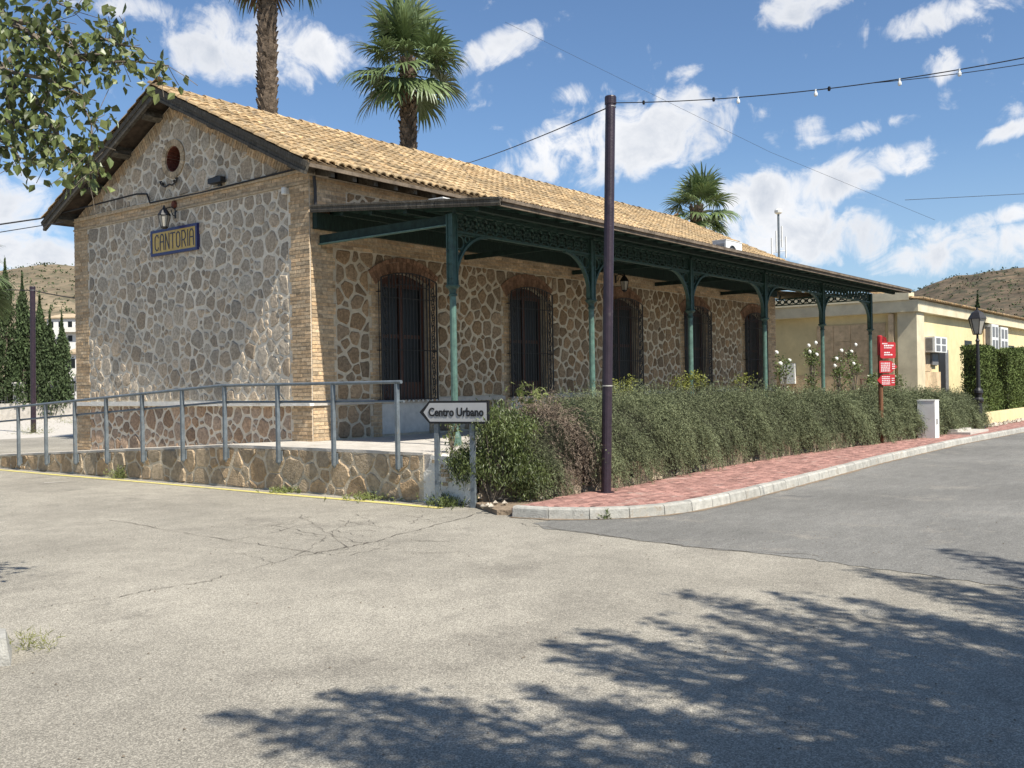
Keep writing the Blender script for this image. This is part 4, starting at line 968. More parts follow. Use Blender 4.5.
for v in me.vertices: v.co = Vector((k - .005 + (v.co.x - min(xs_)) * (wl - k - .065) / wtx, -.006 - v.co.z, zc - .05 + v.co.y))
me.materials.append(M['sign_black']); link('lettering', me, None, ds)
for xx in (.24, .79):
    b = MB(); b.box((xx - .035, .032, .0), (xx + .035, .075, zc + hs - .02)); b.build('post', M['rail'], ds)

# ramp railing
RL = thing('ramp_railing', 'grey tubular metal railing bolted to the ramp wall', 'railing', (-1.535, 0, 0))
pyy = [float(onX(px, 400, -1.535)[1]) for px in (397, 333, 277.5, 224.5, 182, 142, 106, 74.5, 45.5, 18)]; pyy += [pyy[-1] + 1.2, pyy[-1] + 2.4]
def rz(y): return (1.675 if y < .5 else 1.675 - .0505 * (y - .5))
for y in pyy:
    b = MB(); z0 = rz(y) - 1.22; b.box((-.03, -.022, z0), (.03, .022, rz(y) - .02)); b.add([(-.03, -.022, z0), (.03, -.022, z0), (.03, .022, z0), (-.03, .022, z0), (.012, 0, z0 - .05)], [(0, 4, 1), (1, 4, 2), (2, 4, 3), (3, 4, 0)])
    b.box((.031, -.04, z0 + .02), (.052, .04, z0 + .18)); b.box((.031, -.012, rz(y) - .30), (.09, .012, rz(y) - .27))
    b.build('post', M['rail'], RL, loc=(0, y, 0))
b = MB(); b.tube([(0, pyy[0] - .09, 1.675), (0, .5, 1.675), (0, 12.2, rz(12.2))], .026, 10); b.build('handrail', M['rail'], RL)
b = MB(); b.tube([(.05, pyy[0] - .09, 1.40), (.05, .5, 1.40), (.05, 12.2, rz(12.2) - .275)], .019, 8); b.build('lower_rail', M['rail'], RL)

# red sign post
rp_ = onz(881.5, 443, .115)
rs_ = thing('trail_signpost', 'brown wooden post carrying three red information boards in front of the hedge', 'signpost', tuple(rp_), math.atan2(-.788, .616) * .72)
b = MB(); b.tube([(0, 0, 0), (0, 0, 2.50)], .055, 10); b.build('post', M['wood_post'], rs_)
b = MB(); b.lathe((0, 0, 2.06), [(.062, 0), (.062, .44), (.04, .46)], 10); b.add([(.02, -.065, 2.26), (.16, -.065, 2.28), (.13, -.065, 2.46), (.04, -.065, 2.5)], [(0, 1, 2, 3), (3, 2, 1, 0)]); b.build('post_cap', M['sign_red'], rs_)
def redboard(z0, z1, x0, x1, arrow, rows):
    b = MB(); zm = (z0 + z1) / 2
    if arrow == 1: pg = [(x0, z0), (x1 - .1, z0), (x1, zm - .06), (x1 + .07, zm), (x1, zm + .06), (x1 - .1, z1), (x0, z1)]
    elif arrow == -1: pg = [(x0 + .1, z0), (x1, z0), (x1, z1), (x0 + .1, z1), (x0, zm + .06), (x0 - .06, zm), (x0, zm - .06)]
    else: pg = [(x0 + .03, z0), (x1 - .03, z0), (x1, z0 + .03), (x1, z1 - .03), (x1 - .03, z1), (x0 + .03, z1), (x0, z1 - .03), (x0, z0 + .03)]
    b.prism([(x, -.085, z) for x, z in pg], (0, .022, 0)); o = b.build('red_board', M['sign_red'], rs_)
    b = MB()
    for (xa, xb, z, h) in rows:
        x = xa
        while x < xb:
            w = random.uniform(.02, .05); b.box((x, -.0885, z), (min(xb, x + w), -.0855, z + h)); x += w + .012
    b.build('print', M['print_white'], o, kind='stuff')
redboard(1.98, 2.36, -.05, .36, 0, [(.0, .14, 2.315, .02), (.05, .30, 2.26, .035), (.05, .26, 2.215, .02), (.05, .20, 2.10, .028), (.05, .27, 2.05, .028)])
redboard(1.64, 1.92, -.08, .33, 1, [(-.04, .20, 1.855 - i * .045, .022) for i in range(5)] + [(.26, .33, 1.83 - i * .05, .024) for i in range(3)])
redboard(1.34, 1.60, -.08, .33, -1, [(-.02, .20, 1.54 - i * .042, .02) for i in range(5)] + [(.24, .31, 1.50 - i * .05, .02) for i in range(3)])

# white service box
wb = onz(939.5, 437.5, .115); t = thing('service_box', 'small white painted electricity pillar at the hedge foot by the pavement', 'service pillar', (wb[0] - .38, wb[1], .10))
b = MB(); b.box((0, 0, 0), (.38, .42, .95)); b.box((-.01, -.01, .951), (.39, .43, .97)); b.build('body', M['white_wall'], t)
b = MB(); b.box((.12, -.012, .36), (.2, -.001, .5)); b.build('hatch', M['grey_metal'], t)
# lamp post
lp = onz(979, 428.5, .115)
t = thing('street_lamp', 'black lantern lamp post in front of the clipped hedge at the far corner', 'street lamp', tuple(lp))
b = MB(); b.lathe((0, 0, 0), [(.19, 0), (.19, .07), (.13, .10), (.10, .18), (.095, .75), (.14, .80), (.15, .86), (.09, .92), (.10, 1.0), (.13, 1.05), (.12, 1.12), (.06, 1.2), (.045, 2.55), (.065, 2.58), (.035, 2.64), (.03, 2.76)], 12); b.build('column', M['iron'], t)
b = MB(); b.lathe((0, 0, 2.76), [(.12, 0), (.13, .02)], 6); b.lathe((0, 0, 3.22), [(.26, 0), (.25, .03), (.16, .19), (.06, .25), (.03, .27), (.03, .34)], 6)
for j in range(6):
    th = 2 * math.pi * (j + .5) / 6; b.tube([(.12 * math.cos(th), .12 * math.sin(th), 2.78), (.235 * math.cos(th), .235 * math.sin(th), 3.23)], .012, 4)
b.build('lantern_frame', M['iron'], t)
b = MB(); b.lathe((0, 0, 2.785), [(.105, 0), (.218, .44)], 6); b.build('lamp_glass', M['lamp_glass'], t)
sb_ = onz(962, 434, .115); b = MB(); b.box((-.6, -.28, 0), (1.4, .30, .07)); b.box((-.55, .05, .071), (.9, .28, .13)); tag(b.build('concrete_slab', M['concrete'], None, loc=(sb_[0] + .3, sb_[1], .105)), 'pale concrete slab in the pavement at the foot of the black lamp post', 'slab')
# loose kerb block at the left edge
kb = onz(-20, 655); t = thing('stone_block', 'weathered stone block at the left edge of the road with grass', 'stone block', (kb[0], kb[1], 0), .9)
b = MB(); b.add([(-.32, -.25, 0), (.09, -.16, 0), (.10, .20, 0), (-.3, .3, 0), (-.30, -.22, .16), (.06, -.13, .14), (.07, .16, .15), (-.28, .26, .17)], [(4, 5, 6, 7), (0, 1, 5, 4), (1, 2, 6, 5), (2, 3, 7, 6), (3, 0, 4, 7)]); b.build('block', M['kerb'], t)
n = 26; Pb = np.stack([rng.uniform(-.05, .16, n), rng.uniform(-.42, -.12, n), np.zeros(n)], 1); V, T, tt = sprigs(Pb, rng.normal(0, .35, (n, 3)) + [0, 0, 1], np.full(n, .11), np.full(n, .7), 3, .0022, .05, np.full(n, .6)); link('grass_tuft', tri_mesh('grass_tuft', V, T, M['yleaf'], tt), None, t)
# ================================================================== cream building
YB = thing('cream_building', 'single storey cream building with tiled eaves beyond the station', 'building', (24.2, -3.25, 0))
def ypart(name, mb, m, kind=None, par=YB): 
    o = mb.build(name, m, par, kind=kind)
    if par is YB: o.location = (-24.2, 3.25, 0)
    return o
b = MB(); b.box((24.2, -3.25, 0), (70, 14, 3.93)); wall = ypart('wall', b, M['yellow_wall'])
b = MB(); b.box((23.92, -3.49, 3.932), (70, 14, 4.34)); b.box((23.86, -3.2, 4.342), (24.5, 14, 4.62)); ypart('fascia', b, M['cream'])
b = MB(); b.box((24.05, -3.40, 0), (24.95, -2.75, 3.93)); ypart('pilaster', b, M['cream'])
b = MB(); b.box((24.0, -2.62, 0), (24.198, -2.45, 3.9)); ypart('pipe_casing', b, M['brown_wood'] if False else M['travertine'])
# travertine slabs
for yy in np.arange(-2.3, -.2, .62):
    for j, z in enumerate(np.arange(.0, 3.5, .6)):
        b = MB(); b.box((24.17 - random.uniform(0, .006), yy + .006, z + .006), (24.198, yy + .612, z + .594), random.random()); ypart('stone_panel', b, M['travertine'])
for yy in np.arange(-.4, 2.4, .62):
    for j, z in enumerate((0, .6, 1.2)):
        b = MB(); b.box((24.17 - random.uniform(0, .006), yy + .006 + .2, z + .006), (24.198, yy + .612 + .2, z + .594), random.random()); ypart('stone_panel', b, M['travertine'])
for xx in (24.97, 25.57, 26.17, 26.77):
    for z in (0, .62, 1.24, 1.86, 2.48):
        if xx > 25.8 and z > 1.7: continue
        b = MB(); b.box((xx, -3.29 - random.uniform(0, .006), z + .006), (xx + .592, -3.252, z + .612), random.random()); ypart('stone_panel', b, M['travertine'])
def onwall(px0, px1, y0, y1, name, m, proud, par=YB, kind=None):
    a = onY(px0, y1, -3.25); c = onY(px1, y0, -3.25); b = MB(); b.box((a[0], -3.25 - proud, a[2]), (c[0], -3.252 if proud > 0 else -3.2, c[2])); return ypart(name, b, m, par=par)
onwall(939, 944.5, 352, 396, 'door', M['iron'], .03); onwall(944.8, 947, 350, 400, 'door_frame', M['grey_metal'], .05)
onwall(964.5, 971.5, 341, 348, 'window', M['glass'], .012); onwall(1008, 1014, 346, 352, 'window', M['glass'], .012)
onwall(929, 936, 381, 397, 'hatch', M['sign_black'], .03); onwall(929, 935, 353, 365, 'meter_box', M['grey_metal'], .12)
for (a, c) in ((983, 988), ):
    onwall(a, c, 326, 352, 'louvre_panel', M['travertine'], .05)
def cage(px0, px1, y0, y1, label, depth):
    a = onY(px0, y1, -3.25 - depth); c = onY(px1, y0, -3.25 - depth); t = thing('equipment_cabinet', label, 'cabinet', (a[0], -3.25 - depth, a[2])); w = c[0] - a[0]; h = c[2] - a[2]
    b = MB(); b.box((0, 0, 0), (w, depth, h)); b.build('casing', M['white_metal'], t)
    for k in range(2):
        for j in range(2):
            b = MB(); b.box((w * (.12 + .45 * k), -.012, h * (.08 + .47 * j)), (w * (.42 + .45 * k), -.001, h * (.44 + .47 * j))); b.build('louvre', M['grey_metal'], t)
    b = MB(); b.box((-.012, depth * .2, h * .1), (-.001, depth * .8, h * .9)); b.build('louvre', M['grey_metal'], t)
cage(935, 947, 337.5, 352, 'white air conditioner cabinet on the cream wall next to the corner', .38)
cage(992, 998.5, 325, 352, 'tall white louvred cabinet on the cream wall, left of a pair', .3); cage(1001, 1008, 328, 352, 'tall white louvred cabinet on the cream wall, right of a pair', .3)
mt = MB(); mt.box((0, 0, 0), (.12, .55, .75)); tag(mt.build('wall_box', M['white_metal'], None, loc=(24.06, 1.0, 1.5)), 'white meter box on the shaded cream wall beyond the last window', 'meter box')
# roof of the cream building
rt = MB(); rb = MB(); 
rb.add([(23.9, -3.6, 4.345), (70, -3.6, 4.345), (70, 5.5, 5.5), (24.2, 5.5, 5.5)], [(0, 1, 2, 3)]); cr = ypart('roof', rb, M['tile'])
uu = np.array([0, 9.1, 1.155]); uu /= np.linalg.norm(uu); nn = np.array([0, -uu[2], uu[1]]); x = 23.95
while x < 60:
    for r in range(3 if x < 45 else 1): tile_geo(rt, np.array([x, -3.66, 4.35]) + uu * r * .38, uu, vx, nn, .42, .09, .075, random.gauss(.5, .25), random.random() * .6)
    x += .215
rt.build('roof_tile_rest', M['tile'], cr, kind='stuff')
AN = thing('tiled_annexe', 'farther cream annexe whose red tiled roof rises behind the eaves at the right edge', 'building', (40, 0, 0))
b = MB(); b.box((0, .3, 0), (30, 9, 4.9)); b.build('wall', M['yellow_wall'], AN)
b = MB(); o0 = np.array([-.6, -.4, 4.75]); b.add([o0, o0 + [32, 0, 0], o0 + [32, 5, 1.75], o0 + [0, 5, 1.75]], [(0, 1, 2, 3)]); ar = b.build('roof', M['brick'], AN)
uu = np.array([0, 5, 1.75]); uu /= np.linalg.norm(uu); nn = np.array([0, -uu[2], uu[1]]); rt = MB(); x = 0
while x < 22:
    for r in range(8): tile_geo(rt, o0 + np.array([x, -.05, .03]) + uu * r * .62, uu, vx, nn, .68, .19, .15, random.gauss(.5, .3), random.random(), 4)
    x += .48
rt.build('roof_tile_rest', M['tile'], ar, kind='stuff')
# low wall and clipped hedges
lwp = [onz(975, 429.5, .1), onz(1024, 415.5, .1)]
b = MB(); b.box((0, 0, 0), (24, .3, .38)); tag(b.build('low_wall', M['yellow_wall'], None, loc=(21.6, -5.95, .1)), 'low cream wall at the foot of the clipped hedge', 'low wall')
for k in range(120):
    pass
rb_ = MB()
for k in range(150):
    x = 21.0 + random.random() ** 1.5 * 12; y = -6.12 - random.random() * .3; s = random.uniform(.04, .10); c = np.array([x, y, .11 + s * .3])
    rb_.add([c + np.array([random.uniform(.7, 1.2) * s * a, random.uniform(.7, 1.2) * s * b_, random.uniform(.6, 1) * s * c_]) for a, b_, c_ in ((1, 0, 0), (-1, 0, 0), (0, 1, 0), (0, -1, 0), (0, 0, 1), (0, 0, -1))], [(0, 2, 4), (2, 1, 4), (1, 3, 4), (3, 0, 4), (2, 0, 5), (1, 2, 5), (3, 1, 5), (0, 3, 5)], random.random())
rb_.build('rubble', M['stone'], kind='stuff')
def clipped(label, x0, x1, y0, y1, z1, z0=.35, notch=None):
    t = thing('clipped_hedge', label, 'hedge', (x0, y0, z0), 0, 'clipped cypress hedges before the cream building')
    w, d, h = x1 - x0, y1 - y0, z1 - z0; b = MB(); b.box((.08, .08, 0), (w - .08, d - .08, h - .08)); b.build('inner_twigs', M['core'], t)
    dens = 2300; Ps = []; Ds = []
    for (area, fn, nrm) in ((w * h, lambda n: (rng.uniform(0, w, n), np.zeros(n), rng.uniform(0, h, n)), (0, -1, 0)), (d * h, lambda n: (np.zeros(n), rng.uniform(0, d, n), rng.uniform(0, h, n)), (-1, 0, 0)), (w * d, lambda n: (rng.uniform(0, w, n), rng.uniform(0, d, n), np.full(n, h)), (0, 0, 1)), (d * h, lambda n: (np.full(n, w), rng.uniform(0, d, n), rng.uniform(0, h, n)), (1, 0, 0))):
        n = int(area * dens * .6); q = np.stack(fn(n), 1); lump = np.sin(q[:, 0] * 9 + q[:, 1] * 5) * np.sin(q[:, 2] * 3.1 + q[:, 0] * 3) * .045
        q += np.array(nrm) * (rng.normal(0, .03, (n, 1)) + lump[:, None]); Ps.append(q); Ds.append(np.array(nrm) * .4 + rng.normal(0, .5, (n, 3)) + np.array([0, 0, .5]))
    P_ = np.concatenate(Ps); V, T, tt = leaf_cloud(P_, .075, np.clip(rng.normal(.5, .2, len(P_)), 0, 1), dirs=np.concatenate(Ds), aspect=.5); link('foliage', tri_mesh('foliage', V, T, M['clipped'], tt), None, t); return t
hx0 = 22.4
clipped('tall clipped hedge block directly behind the black lamp post', 23.2, 25.4, -5.6, -5.0, 2.62)
clipped('low clipped hedge piece in the dark notch right of the tallest block', 25.75, 27.0, -5.45, -5.1, 1.45)
clipped('narrow tall clipped hedge block right of the notch', 27.4, 29.6, -5.6, -5.0, 2.55)
clipped('small low clipped hedge piece before the last dark block', 29.9, 31.5, -5.6, -5.1, 1.45)
clipped('last clipped hedge block, cut off by the right edge of view', 31.6, 38.0, -5.3, -4.4, 2.72)

# ================================================================== planting along the platform
hp_ = np.array(hedge_pts); fy = lambda x: np.interp(x, hp_[:, 0], hp_[:, 1])
crest = np.array([(onY(px, py, -4.9)[0], onY(px, py, -4.9)[2]) for px, py in [(540, 402), (570, 398), (610, 393), (650, 390), (700, 389), (745, 389), (800, 394), (830, 396), (850, 392), (900, 391), (925, 392), (945, 399), (962, 408), (975, 418), (984, 428)]])
cz = lambda x: np.interp(x, crest[:, 0], crest[:, 1]) + .055 * np.sin(1.9 * x + .5) + .045 * np.sin(4.6 * x + 1.)
# rough stone planter edge under the hedges
plw = thing('planter_wall', 'rough low stone planter edge in shadow under the rosemary', 'planter wall', (0, -5.4, 0))
b = MB()
hps = [np.array(p) for p in hedge_pts[:11]]
for a, c in zip(hps[:-1], hps[1:]): b.prism([(a[0], a[1] + .14 + 5.4, .0), (c[0], c[1] + .14 + 5.4, .0), (c[0], c[1] + .5 + 5.4, 0), (a[0], a[1] + .5 + 5.4, 0)], (0, 0, .42))
core = b.build('wall_core', M['soil'], plw)
b = MB()
for a, c in zip(hps[:-1], hps[1:]): b.prism([(a[0], a[1] + .45 + 5.4, .02), (c[0], c[1] + .45 + 5.4, .02), (c[0], .5, .02), (a[0], .5, .02)], (0, 0, .655))
b.build('soil_bed', M['soil'], plw)
dseg = resample(hps, .24)
for i, q in enumerate(dseg[:85]):
    if random.random() < .35: continue
    s = random.uniform(.04, .10); c = np.array([q[0], q[1] + random.uniform(.10, .22), .115 + s * .4]); b = MB()
    V = [np.array([math.cos(t) * s * random.uniform(.8, 1.25), math.sin(t) * s * random.uniform(.6, .9), -s * .6]) for t in np.linspace(0, 6.28, 7)[:-1]] + [np.array([math.cos(t) * s * random.uniform(.6, .9), math.sin(t) * s * random.uniform(.5, .7), s * random.uniform(.3, .7)]) for t in np.linspace(0.3, 6.58, 7)[:-1]]
    b.add(V, [(0, 1, 2, 3, 4, 5)[::-1], (6, 7, 8, 9, 10, 11)] + [(j, (j + 1) % 6, 6 + (j + 1) % 6, 6 + j) for j in range(6)], random.random(), .5); b.build('rock', M['stone'], plw, loc=(c[0], c[1] + 5.4, c[2]))
def rosemary(label, x0, x1, n, mtl='rosemary', name='rosemary_hedge', cat='shrub hedge', a0=.80, zb=.22, dz=0., leaf=.032, width=.0036, scale_w=1., frontoff=.0, tb=.5, grp='trailing rosemary along the planter', round_ends=False):
    dz = dz - .12
    t = thing(name, label, cat, ((x0 + x1) / 2, (fy((x0 + x1) / 2) + .5), .3), 0, grp); O = np.array(t.location)
    def surf(x, th, k=1.):
        lump = .10 * np.sin(x * 2.3 + th * 1.3 + 1.2 * np.sin(x * .9)) + .10 * np.sin(x * 5.3 + 2.4 * th + np.sin(x * 2.1)) + .07 * np.sin(x * 11 + 5 * th); lump = lump - .04
        e = 1.
        if round_ends: e = np.sqrt(np.clip(1 - ((x - (x0 + x1) / 2) / ((x1 - x0) / 2)) ** 4, .05, 1))
        yc = fy(x) + a0 + frontoff; top = (cz(x) + dz) * (e if round_ends else 1); r = k * (1 + lump)
        return np.stack([x, yc - a0 * np.cos(th) * r * (1.0), zb - .02 + (top - zb - .03) * np.sin(np.clip(th, 0, math.pi)) ** .75 * (1 + .8 * lump) * (k ** .5)], -1)
    # inner body
    nx, nt_ = max(8, int((x1 - x0) * 5)), 12; gx = np.linspace(x0 + .03, x1 - .03, nx); gt = np.linspace(.0, math.pi, nt_); X2, T2 = np.meshgrid(gx, gt, indexing='ij'); S = surf(X2.ravel(), T2.ravel(), .84) - O
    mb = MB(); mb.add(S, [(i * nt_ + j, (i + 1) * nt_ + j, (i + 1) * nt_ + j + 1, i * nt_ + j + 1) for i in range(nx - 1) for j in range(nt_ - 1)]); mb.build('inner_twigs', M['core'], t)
    x = rng.uniform(x0, x1, n); th = math.acos(-1) * rng.beta(1.15, 1.7, n) * .86 + .05; P_ = surf(x, th, .93) + rng.normal(0, .03, (n, 3))
    nrm = np.stack([rng.normal(0, .35, n), -np.cos(th) * 1.0, np.sin(th) * 1.1], 1) + rng.normal(0, .28, (n, 3))
    vv = .10 * np.sin(x * 2.3 + th * 1.3 + 1.2 * np.sin(x * .9)) + .10 * np.sin(x * 5.3 + 2.4 * th + np.sin(x * 2.1)) + .07 * np.sin(x * 11 + 5 * th)
    keep = rng.random(n) < np.clip(.72 + vv * 4.4, .04, 1); x, th, P_, nrm, vv = x[keep], th[keep], P_[keep], nrm[keep], vv[keep]; n = len(x)
    drift = np.clip(.55 + vv * 1.2 + .3 * np.sin(x * 3.7 + th * 2.2) * np.sin(x * 1.3 + 2), .1, 1)  # needle tint darker in hollows, lighter on lumps: shade put into the colour
    ln = rng.uniform(.14, .42, n) * (.8 + .5 * drift); V, T, tt = sprigs(P_ - O, nrm, ln, rng.uniform(1.3, 3.4, n), 6, width, leaf, np.clip(tb + (drift - .55) * .5, 0, 1))
    link('foliage', tri_mesh('foliage', V, T, M[mtl], tt), None, t)
    # a few long hanging sprigs
    m = n // 9; x = rng.uniform(x0, x1, m); th = rng.uniform(.05, .6, m); P_ = surf(x, th, 1.); nrm = np.stack([rng.normal(0, .3, m), -np.ones(m), rng.normal(.2, .2, m)], 1)
    V, T, tt = sprigs(P_ - O, nrm, rng.uniform(.25, .5, m), rng.uniform(3, 5, m), 9, width, leaf, np.full(m, tb)); link('hanging_sprigs', tri_mesh('hanging_sprigs', V, T, M[mtl], tt), None, t)
    return t
rosemary('first green rosemary mound just right of the purple pole', .0, 3.6, 5200, leaf=.036, width=.0048)
rosemary('long middle stretch of trailing rosemary before the canopy posts', 3.5, 10.6, 9500, leaf=.04, width=.0052)
rosemary('grey green rosemary behind the brown signpost with red boards', 10.5, 15.6, 6200, leaf=.046, width=.006, tb=.6)
rosemary('last rosemary mound sloping down to the black lamp post', 15.5, 21.0, 5200, leaf=.05, width=.0065, tb=.55, a0=.75)
rosemary('rosemary mound between the arrow sign bush and the dry shrub', -1.02, -.45, 1300, leaf=.036, width=.0048, round_ends=True, a0=.6, dz=-.16)
rosemary('dry brown dead shrub left of the purple pole', -.62, .02, 1000, mtl='dry', name='dry_shrub', cat='dry shrub', grp=None, leaf=.04, width=.0034, zb=.24, frontoff=.05, a0=.6, round_ends=True)

# ================================================================== plants of broad leaves
def leafy(name, label, cat, base, shells, n, size, m, stems=8, aspect=.5, group=None, hang=0., tb=.5, stem_r=.012, clump=.16):
    """shells: list of (centre offset, radii). leaves gather in clumps round stem tips"""
    t = thing(name, label, cat, tuple(base), 0, group); tips = []
    for (c, r) in shells:
        k = max(3, int(stems)); u = unit(rng.normal(size=(k, 3))); rad = rng.random((k, 1)) ** .4; tips.append(np.array(c) + u * rad * np.array(r))
    tips = np.concatenate(tips); b = MB()
    for q in tips: b.tube([(0, 0, 0), (q[0] * .35 + random.uniform(-.03, .03), q[1] * .35, q[2] * .55), tuple(q)], [stem_r, stem_r * .7, stem_r * .3], 4, cap=False)
    b.build('stems', M['bark'], t)
    k = rng.integers(0, len(tips), n); P_ = tips[k] + rng.normal(0, clump, (n, 3)) * [1, 1, .9]; lt = rng.uniform(-.18, .18, len(tips))[k]
    dirs = rng.normal(size=(n, 3)); 
    if hang: dirs = dirs * [.6, .6, .3] + [0, 0, -hang]
    V, T, tt = leaf_cloud(P_, size, np.clip(tb + lt + rng.normal(0, .15, n), 0, 1), aspect=aspect, dirs=dirs); link('foliage', tri_mesh('foliage', V, T, M[m], tt), None, t); return t, tips
b0 = onz(478, 503); B0 = np.array([b0[0] + .25, b0[1] - .02, .0])
B0 = np.array([-1.30, -5.08, 0.]); leafy('oleander_bush', 'dark green drooping bush behind the white arrow sign', 'bush', B0, [((.0, .0, .62), (.30, .26, .26)), ((.05, -.05, 1.0), (.32, .28, .26)), ((.18, -.26, .50), (.26, .24, .28)), ((-.12, .30, .62), (.14, .26, .20)), ((.25, -.25, .95), (.28, .28, .22)), ((-.08, .30, .50), (.14, .24, .2)), ((.35, .2, 1.1), (.36, .26, .2)), ((.28, -.42, .42), (.2, .2, .26))], 15500, .058, 'leaf', 16, .26, hang=.9, tb=.5, clump=.085)
b1 = atd(452, 440, 13.9)
leafy('rose_bush', 'small red tipped shrub peeping above the left end of the arrow sign', 'bush', (b1[0], b1[1], .66), [((0, 0, .45), (.16, .16, .25))], 240, .05, 'leaf', 10, .5, tb=.6, clump=.05)
rt_ = MB()
for _ in range(22):
    c = np.array([random.gauss(0, .12), random.gauss(0, .12), random.uniform(.55, .72)]); rt_.lathe(c, [(0, -.012), (.014, 0), (0, .016)], 5)
rt_.build('buds', M['sign_red'], bpy.data.objects['rose_bush'], kind='stuff')
b2 = atd(532, 430, 14.2)
t = thing('fig_sapling', 'light green large leaved sapling above the dry shrub before the second window', 'sapling', (b2[0], b2[1], .66))
b = MB(); tips = []
for k in range(9):
    a = 2 * math.pi * k / 9; q = np.array([math.cos(a) * random.uniform(.1, .34), math.sin(a) * random.uniform(.1, .3), random.uniform(.75, 1.08)]); tips.append(q); b.tube([(0, 0, 0), (q[0] * .3, q[1] * .3, q[2] * .6), tuple(q)], [.012, .009, .004], 5, cap=False)
b.build('stem', M['leaf_light'], t)
def lobed(sz):
    mb = MB(); pts = []
    for j in range(7):
        a = -2.2 + 4.4 * j / 6; pts.append((math.cos(a) * sz * (1 - .25 * abs(j - 3) / 3), math.sin(a) * sz, -.25 * sz * abs(math.sin(a))));
        if j < 6: a += 4.4 / 12; pts.append((math.cos(a) * sz * .45, math.sin(a) * sz * .45, 0))
    mb.add([(-.0, 0, .02 * sz)] + pts, [(0, i, i + 1) for i in range(1, len(pts))]); return mb.mesh('leaf', M['leaf_light'])
lms = [lobed(.085), lobed(.11), lobed(.07)]
for k in range(64):
    q = random.choice(tips) * random.uniform(.75, 1.02) + np.array([random.gauss(0, .09), random.gauss(0, .09), random.gauss(0, .06)]); o = link('leaf', random.choice(lms), None, t, loc=tuple(q)); o.rotation_euler = (random.gauss(0, .4), random.gauss(.5, .3), random.uniform(0, 6.28))
for (px, py, w, lab) in [(622, 400, .4, 'yellow green shrub sticking out above the hedge beside the purple pole'), (690, 392, .55, 'yellow green shrub above the hedge in front of the fourth window'), (745, 392, .25, 'small yellow green shoots above the hedge in front of the last window')]:
    q = onY(px, py, -4.5); leafy('flowering_shrub', lab, 'shrub', (q[0], -4.5, .67), [((0, 0, q[2] - .46), (w, .2, .17))], int(430 * w / .4), .05, 'yleaf', 14, .55, tb=.55, clump=.06)
# standard roses with white flowers
petal = MB()
for j in range(8):
    a = j * 2.4; r = .03 + .004 * j; petal.add([(0, 0, 0), (math.cos(a - .5) * r, math.sin(a - .5) * r, .02), (math.cos(a) * r * 1.25, math.sin(a) * r * 1.25, .035), (math.cos(a + .5) * r, math.sin(a + .5) * r, .02)], [(0, 1, 2, 3)])
petal.lathe((0, 0, 0), [(.01, -.02), (.05, 0), (.06, .035), (.035, .065), (.0, .07)], 8)
fl_me = petal.mesh('flower', M['rose'])
for (px, py, n_, lab, fs) in [(783, 352, 260, 'leggy white rose bush nearest the far corner of the station', [(776, 353), (789, 361), (780, 364)]), (812, 347, 420, 'tall white rose bush left of the fifth canopy post', [(808, 346), (816, 355), (809, 352), (815, 343)]),
                          (838, 354, 300, 'white rose bush between the last two canopy posts, left one', [(841, 351), (836, 359), (834, 366)]), (853, 348, 320, 'white rose bush between the last two canopy posts, right one', [(855, 345), (851, 352), (853, 364)]),
                          (872, 372, 380, 'rose bush without flowers behind the brown signpost', []), (897, 376, 200, 'low rose shoots right of the red boards', [])]:
    Yr = -4.35; q = onY(px, py, Yr); h = q[2] - .67
    t, tips = leafy('white_rose_bush' if fs else 'rose_bush', lab, 'rose bush', (q[0], Yr, .67), [((0, 0, h * .45), (.26, .2, h * .28)), ((.04, 0, h * .8), (.17, .15, h * .2))], n_ * 2, .062, 'leaf', 12, .6, tb=.62, clump=.07)
    for (fx, fy_) in fs:
        w = onY(fx, fy_, Yr - .1); o = link('flower', fl_me, None, t, loc=(w[0] - q[0], -.1, w[2] - .67)); o.rotation_euler = (random.uniform(.6, 1.4), random.uniform(-.5, .5), 0); o.scale = (.82,) * 3
rr_ = thing('garden_railing', 'dark metal railing behind the white roses', 'railing', (20.6, -2.6, .67)); b = MB()
z1 = onY(820, 380, -2.6)[2] - .67
for dz in (z1, z1 - .42): b.tube([(0, 0, dz), (6.5, .0, dz)], .022, 6)
b.build('rails', M['brown_wood'], rr_)
for k in range(6): b = MB(); b.tube([(0, 0, 0), (0, 0, z1)], .022, 6); b.build('post', M['brown_wood'], rr_, loc=(k * 1.25 + .05, 0, 0))
# weeds at the foot of walls
def weeds(name, label, pos, n, r, h, m='leaf_light'):
    P_ = np.stack([rng.normal(0, r, n), rng.normal(0, r, n), np.zeros(n)], 1); V, T, tt = sprigs(P_, rng.normal(0, .6, (n, 3)) + [0, 0, 1], rng.uniform(.4, 1, n) * h, np.full(n, .8), 4, .006, .04, np.full(n, .55))
    tag(link(name, tri_mesh(name, V, T, M[m], tt), None, None, loc=tuple(pos)), label, 'weed')
p = onz(122, 478); weeds('weed', 'green weed growing at the ramp wall under its fourth rail post', (-1.52, p[1], 0), 90, .07, .3)
p = onz(307, 490); weeds('weed', 'low weeds along the ramp wall near the middle of the yellow line', (-1.54, p[1], 0), 90, .14, .12)
weeds('weed', 'low weeds at the ramp wall close to its plastered end', (-1.54, -3.1, 0), 110, .18, .14)
weeds('weed', 'dark weeds round the feet of the arrow sign', (-1.5, -4.5, 0), 260, .16, .2, 'leaf')
p = onz(606, 519); weeds('weed', 'tiny weed growing from the kerb joint below the purple pole', (p[0], p[1] - .0, 0), 14, .03, .13, 'leaf')
p = onz(560, 492, .11); weeds('weed', 'bright weeds left of the purple pole foot', (p[0] + .15, p[1] + .1, .1), 180, .12, .28)
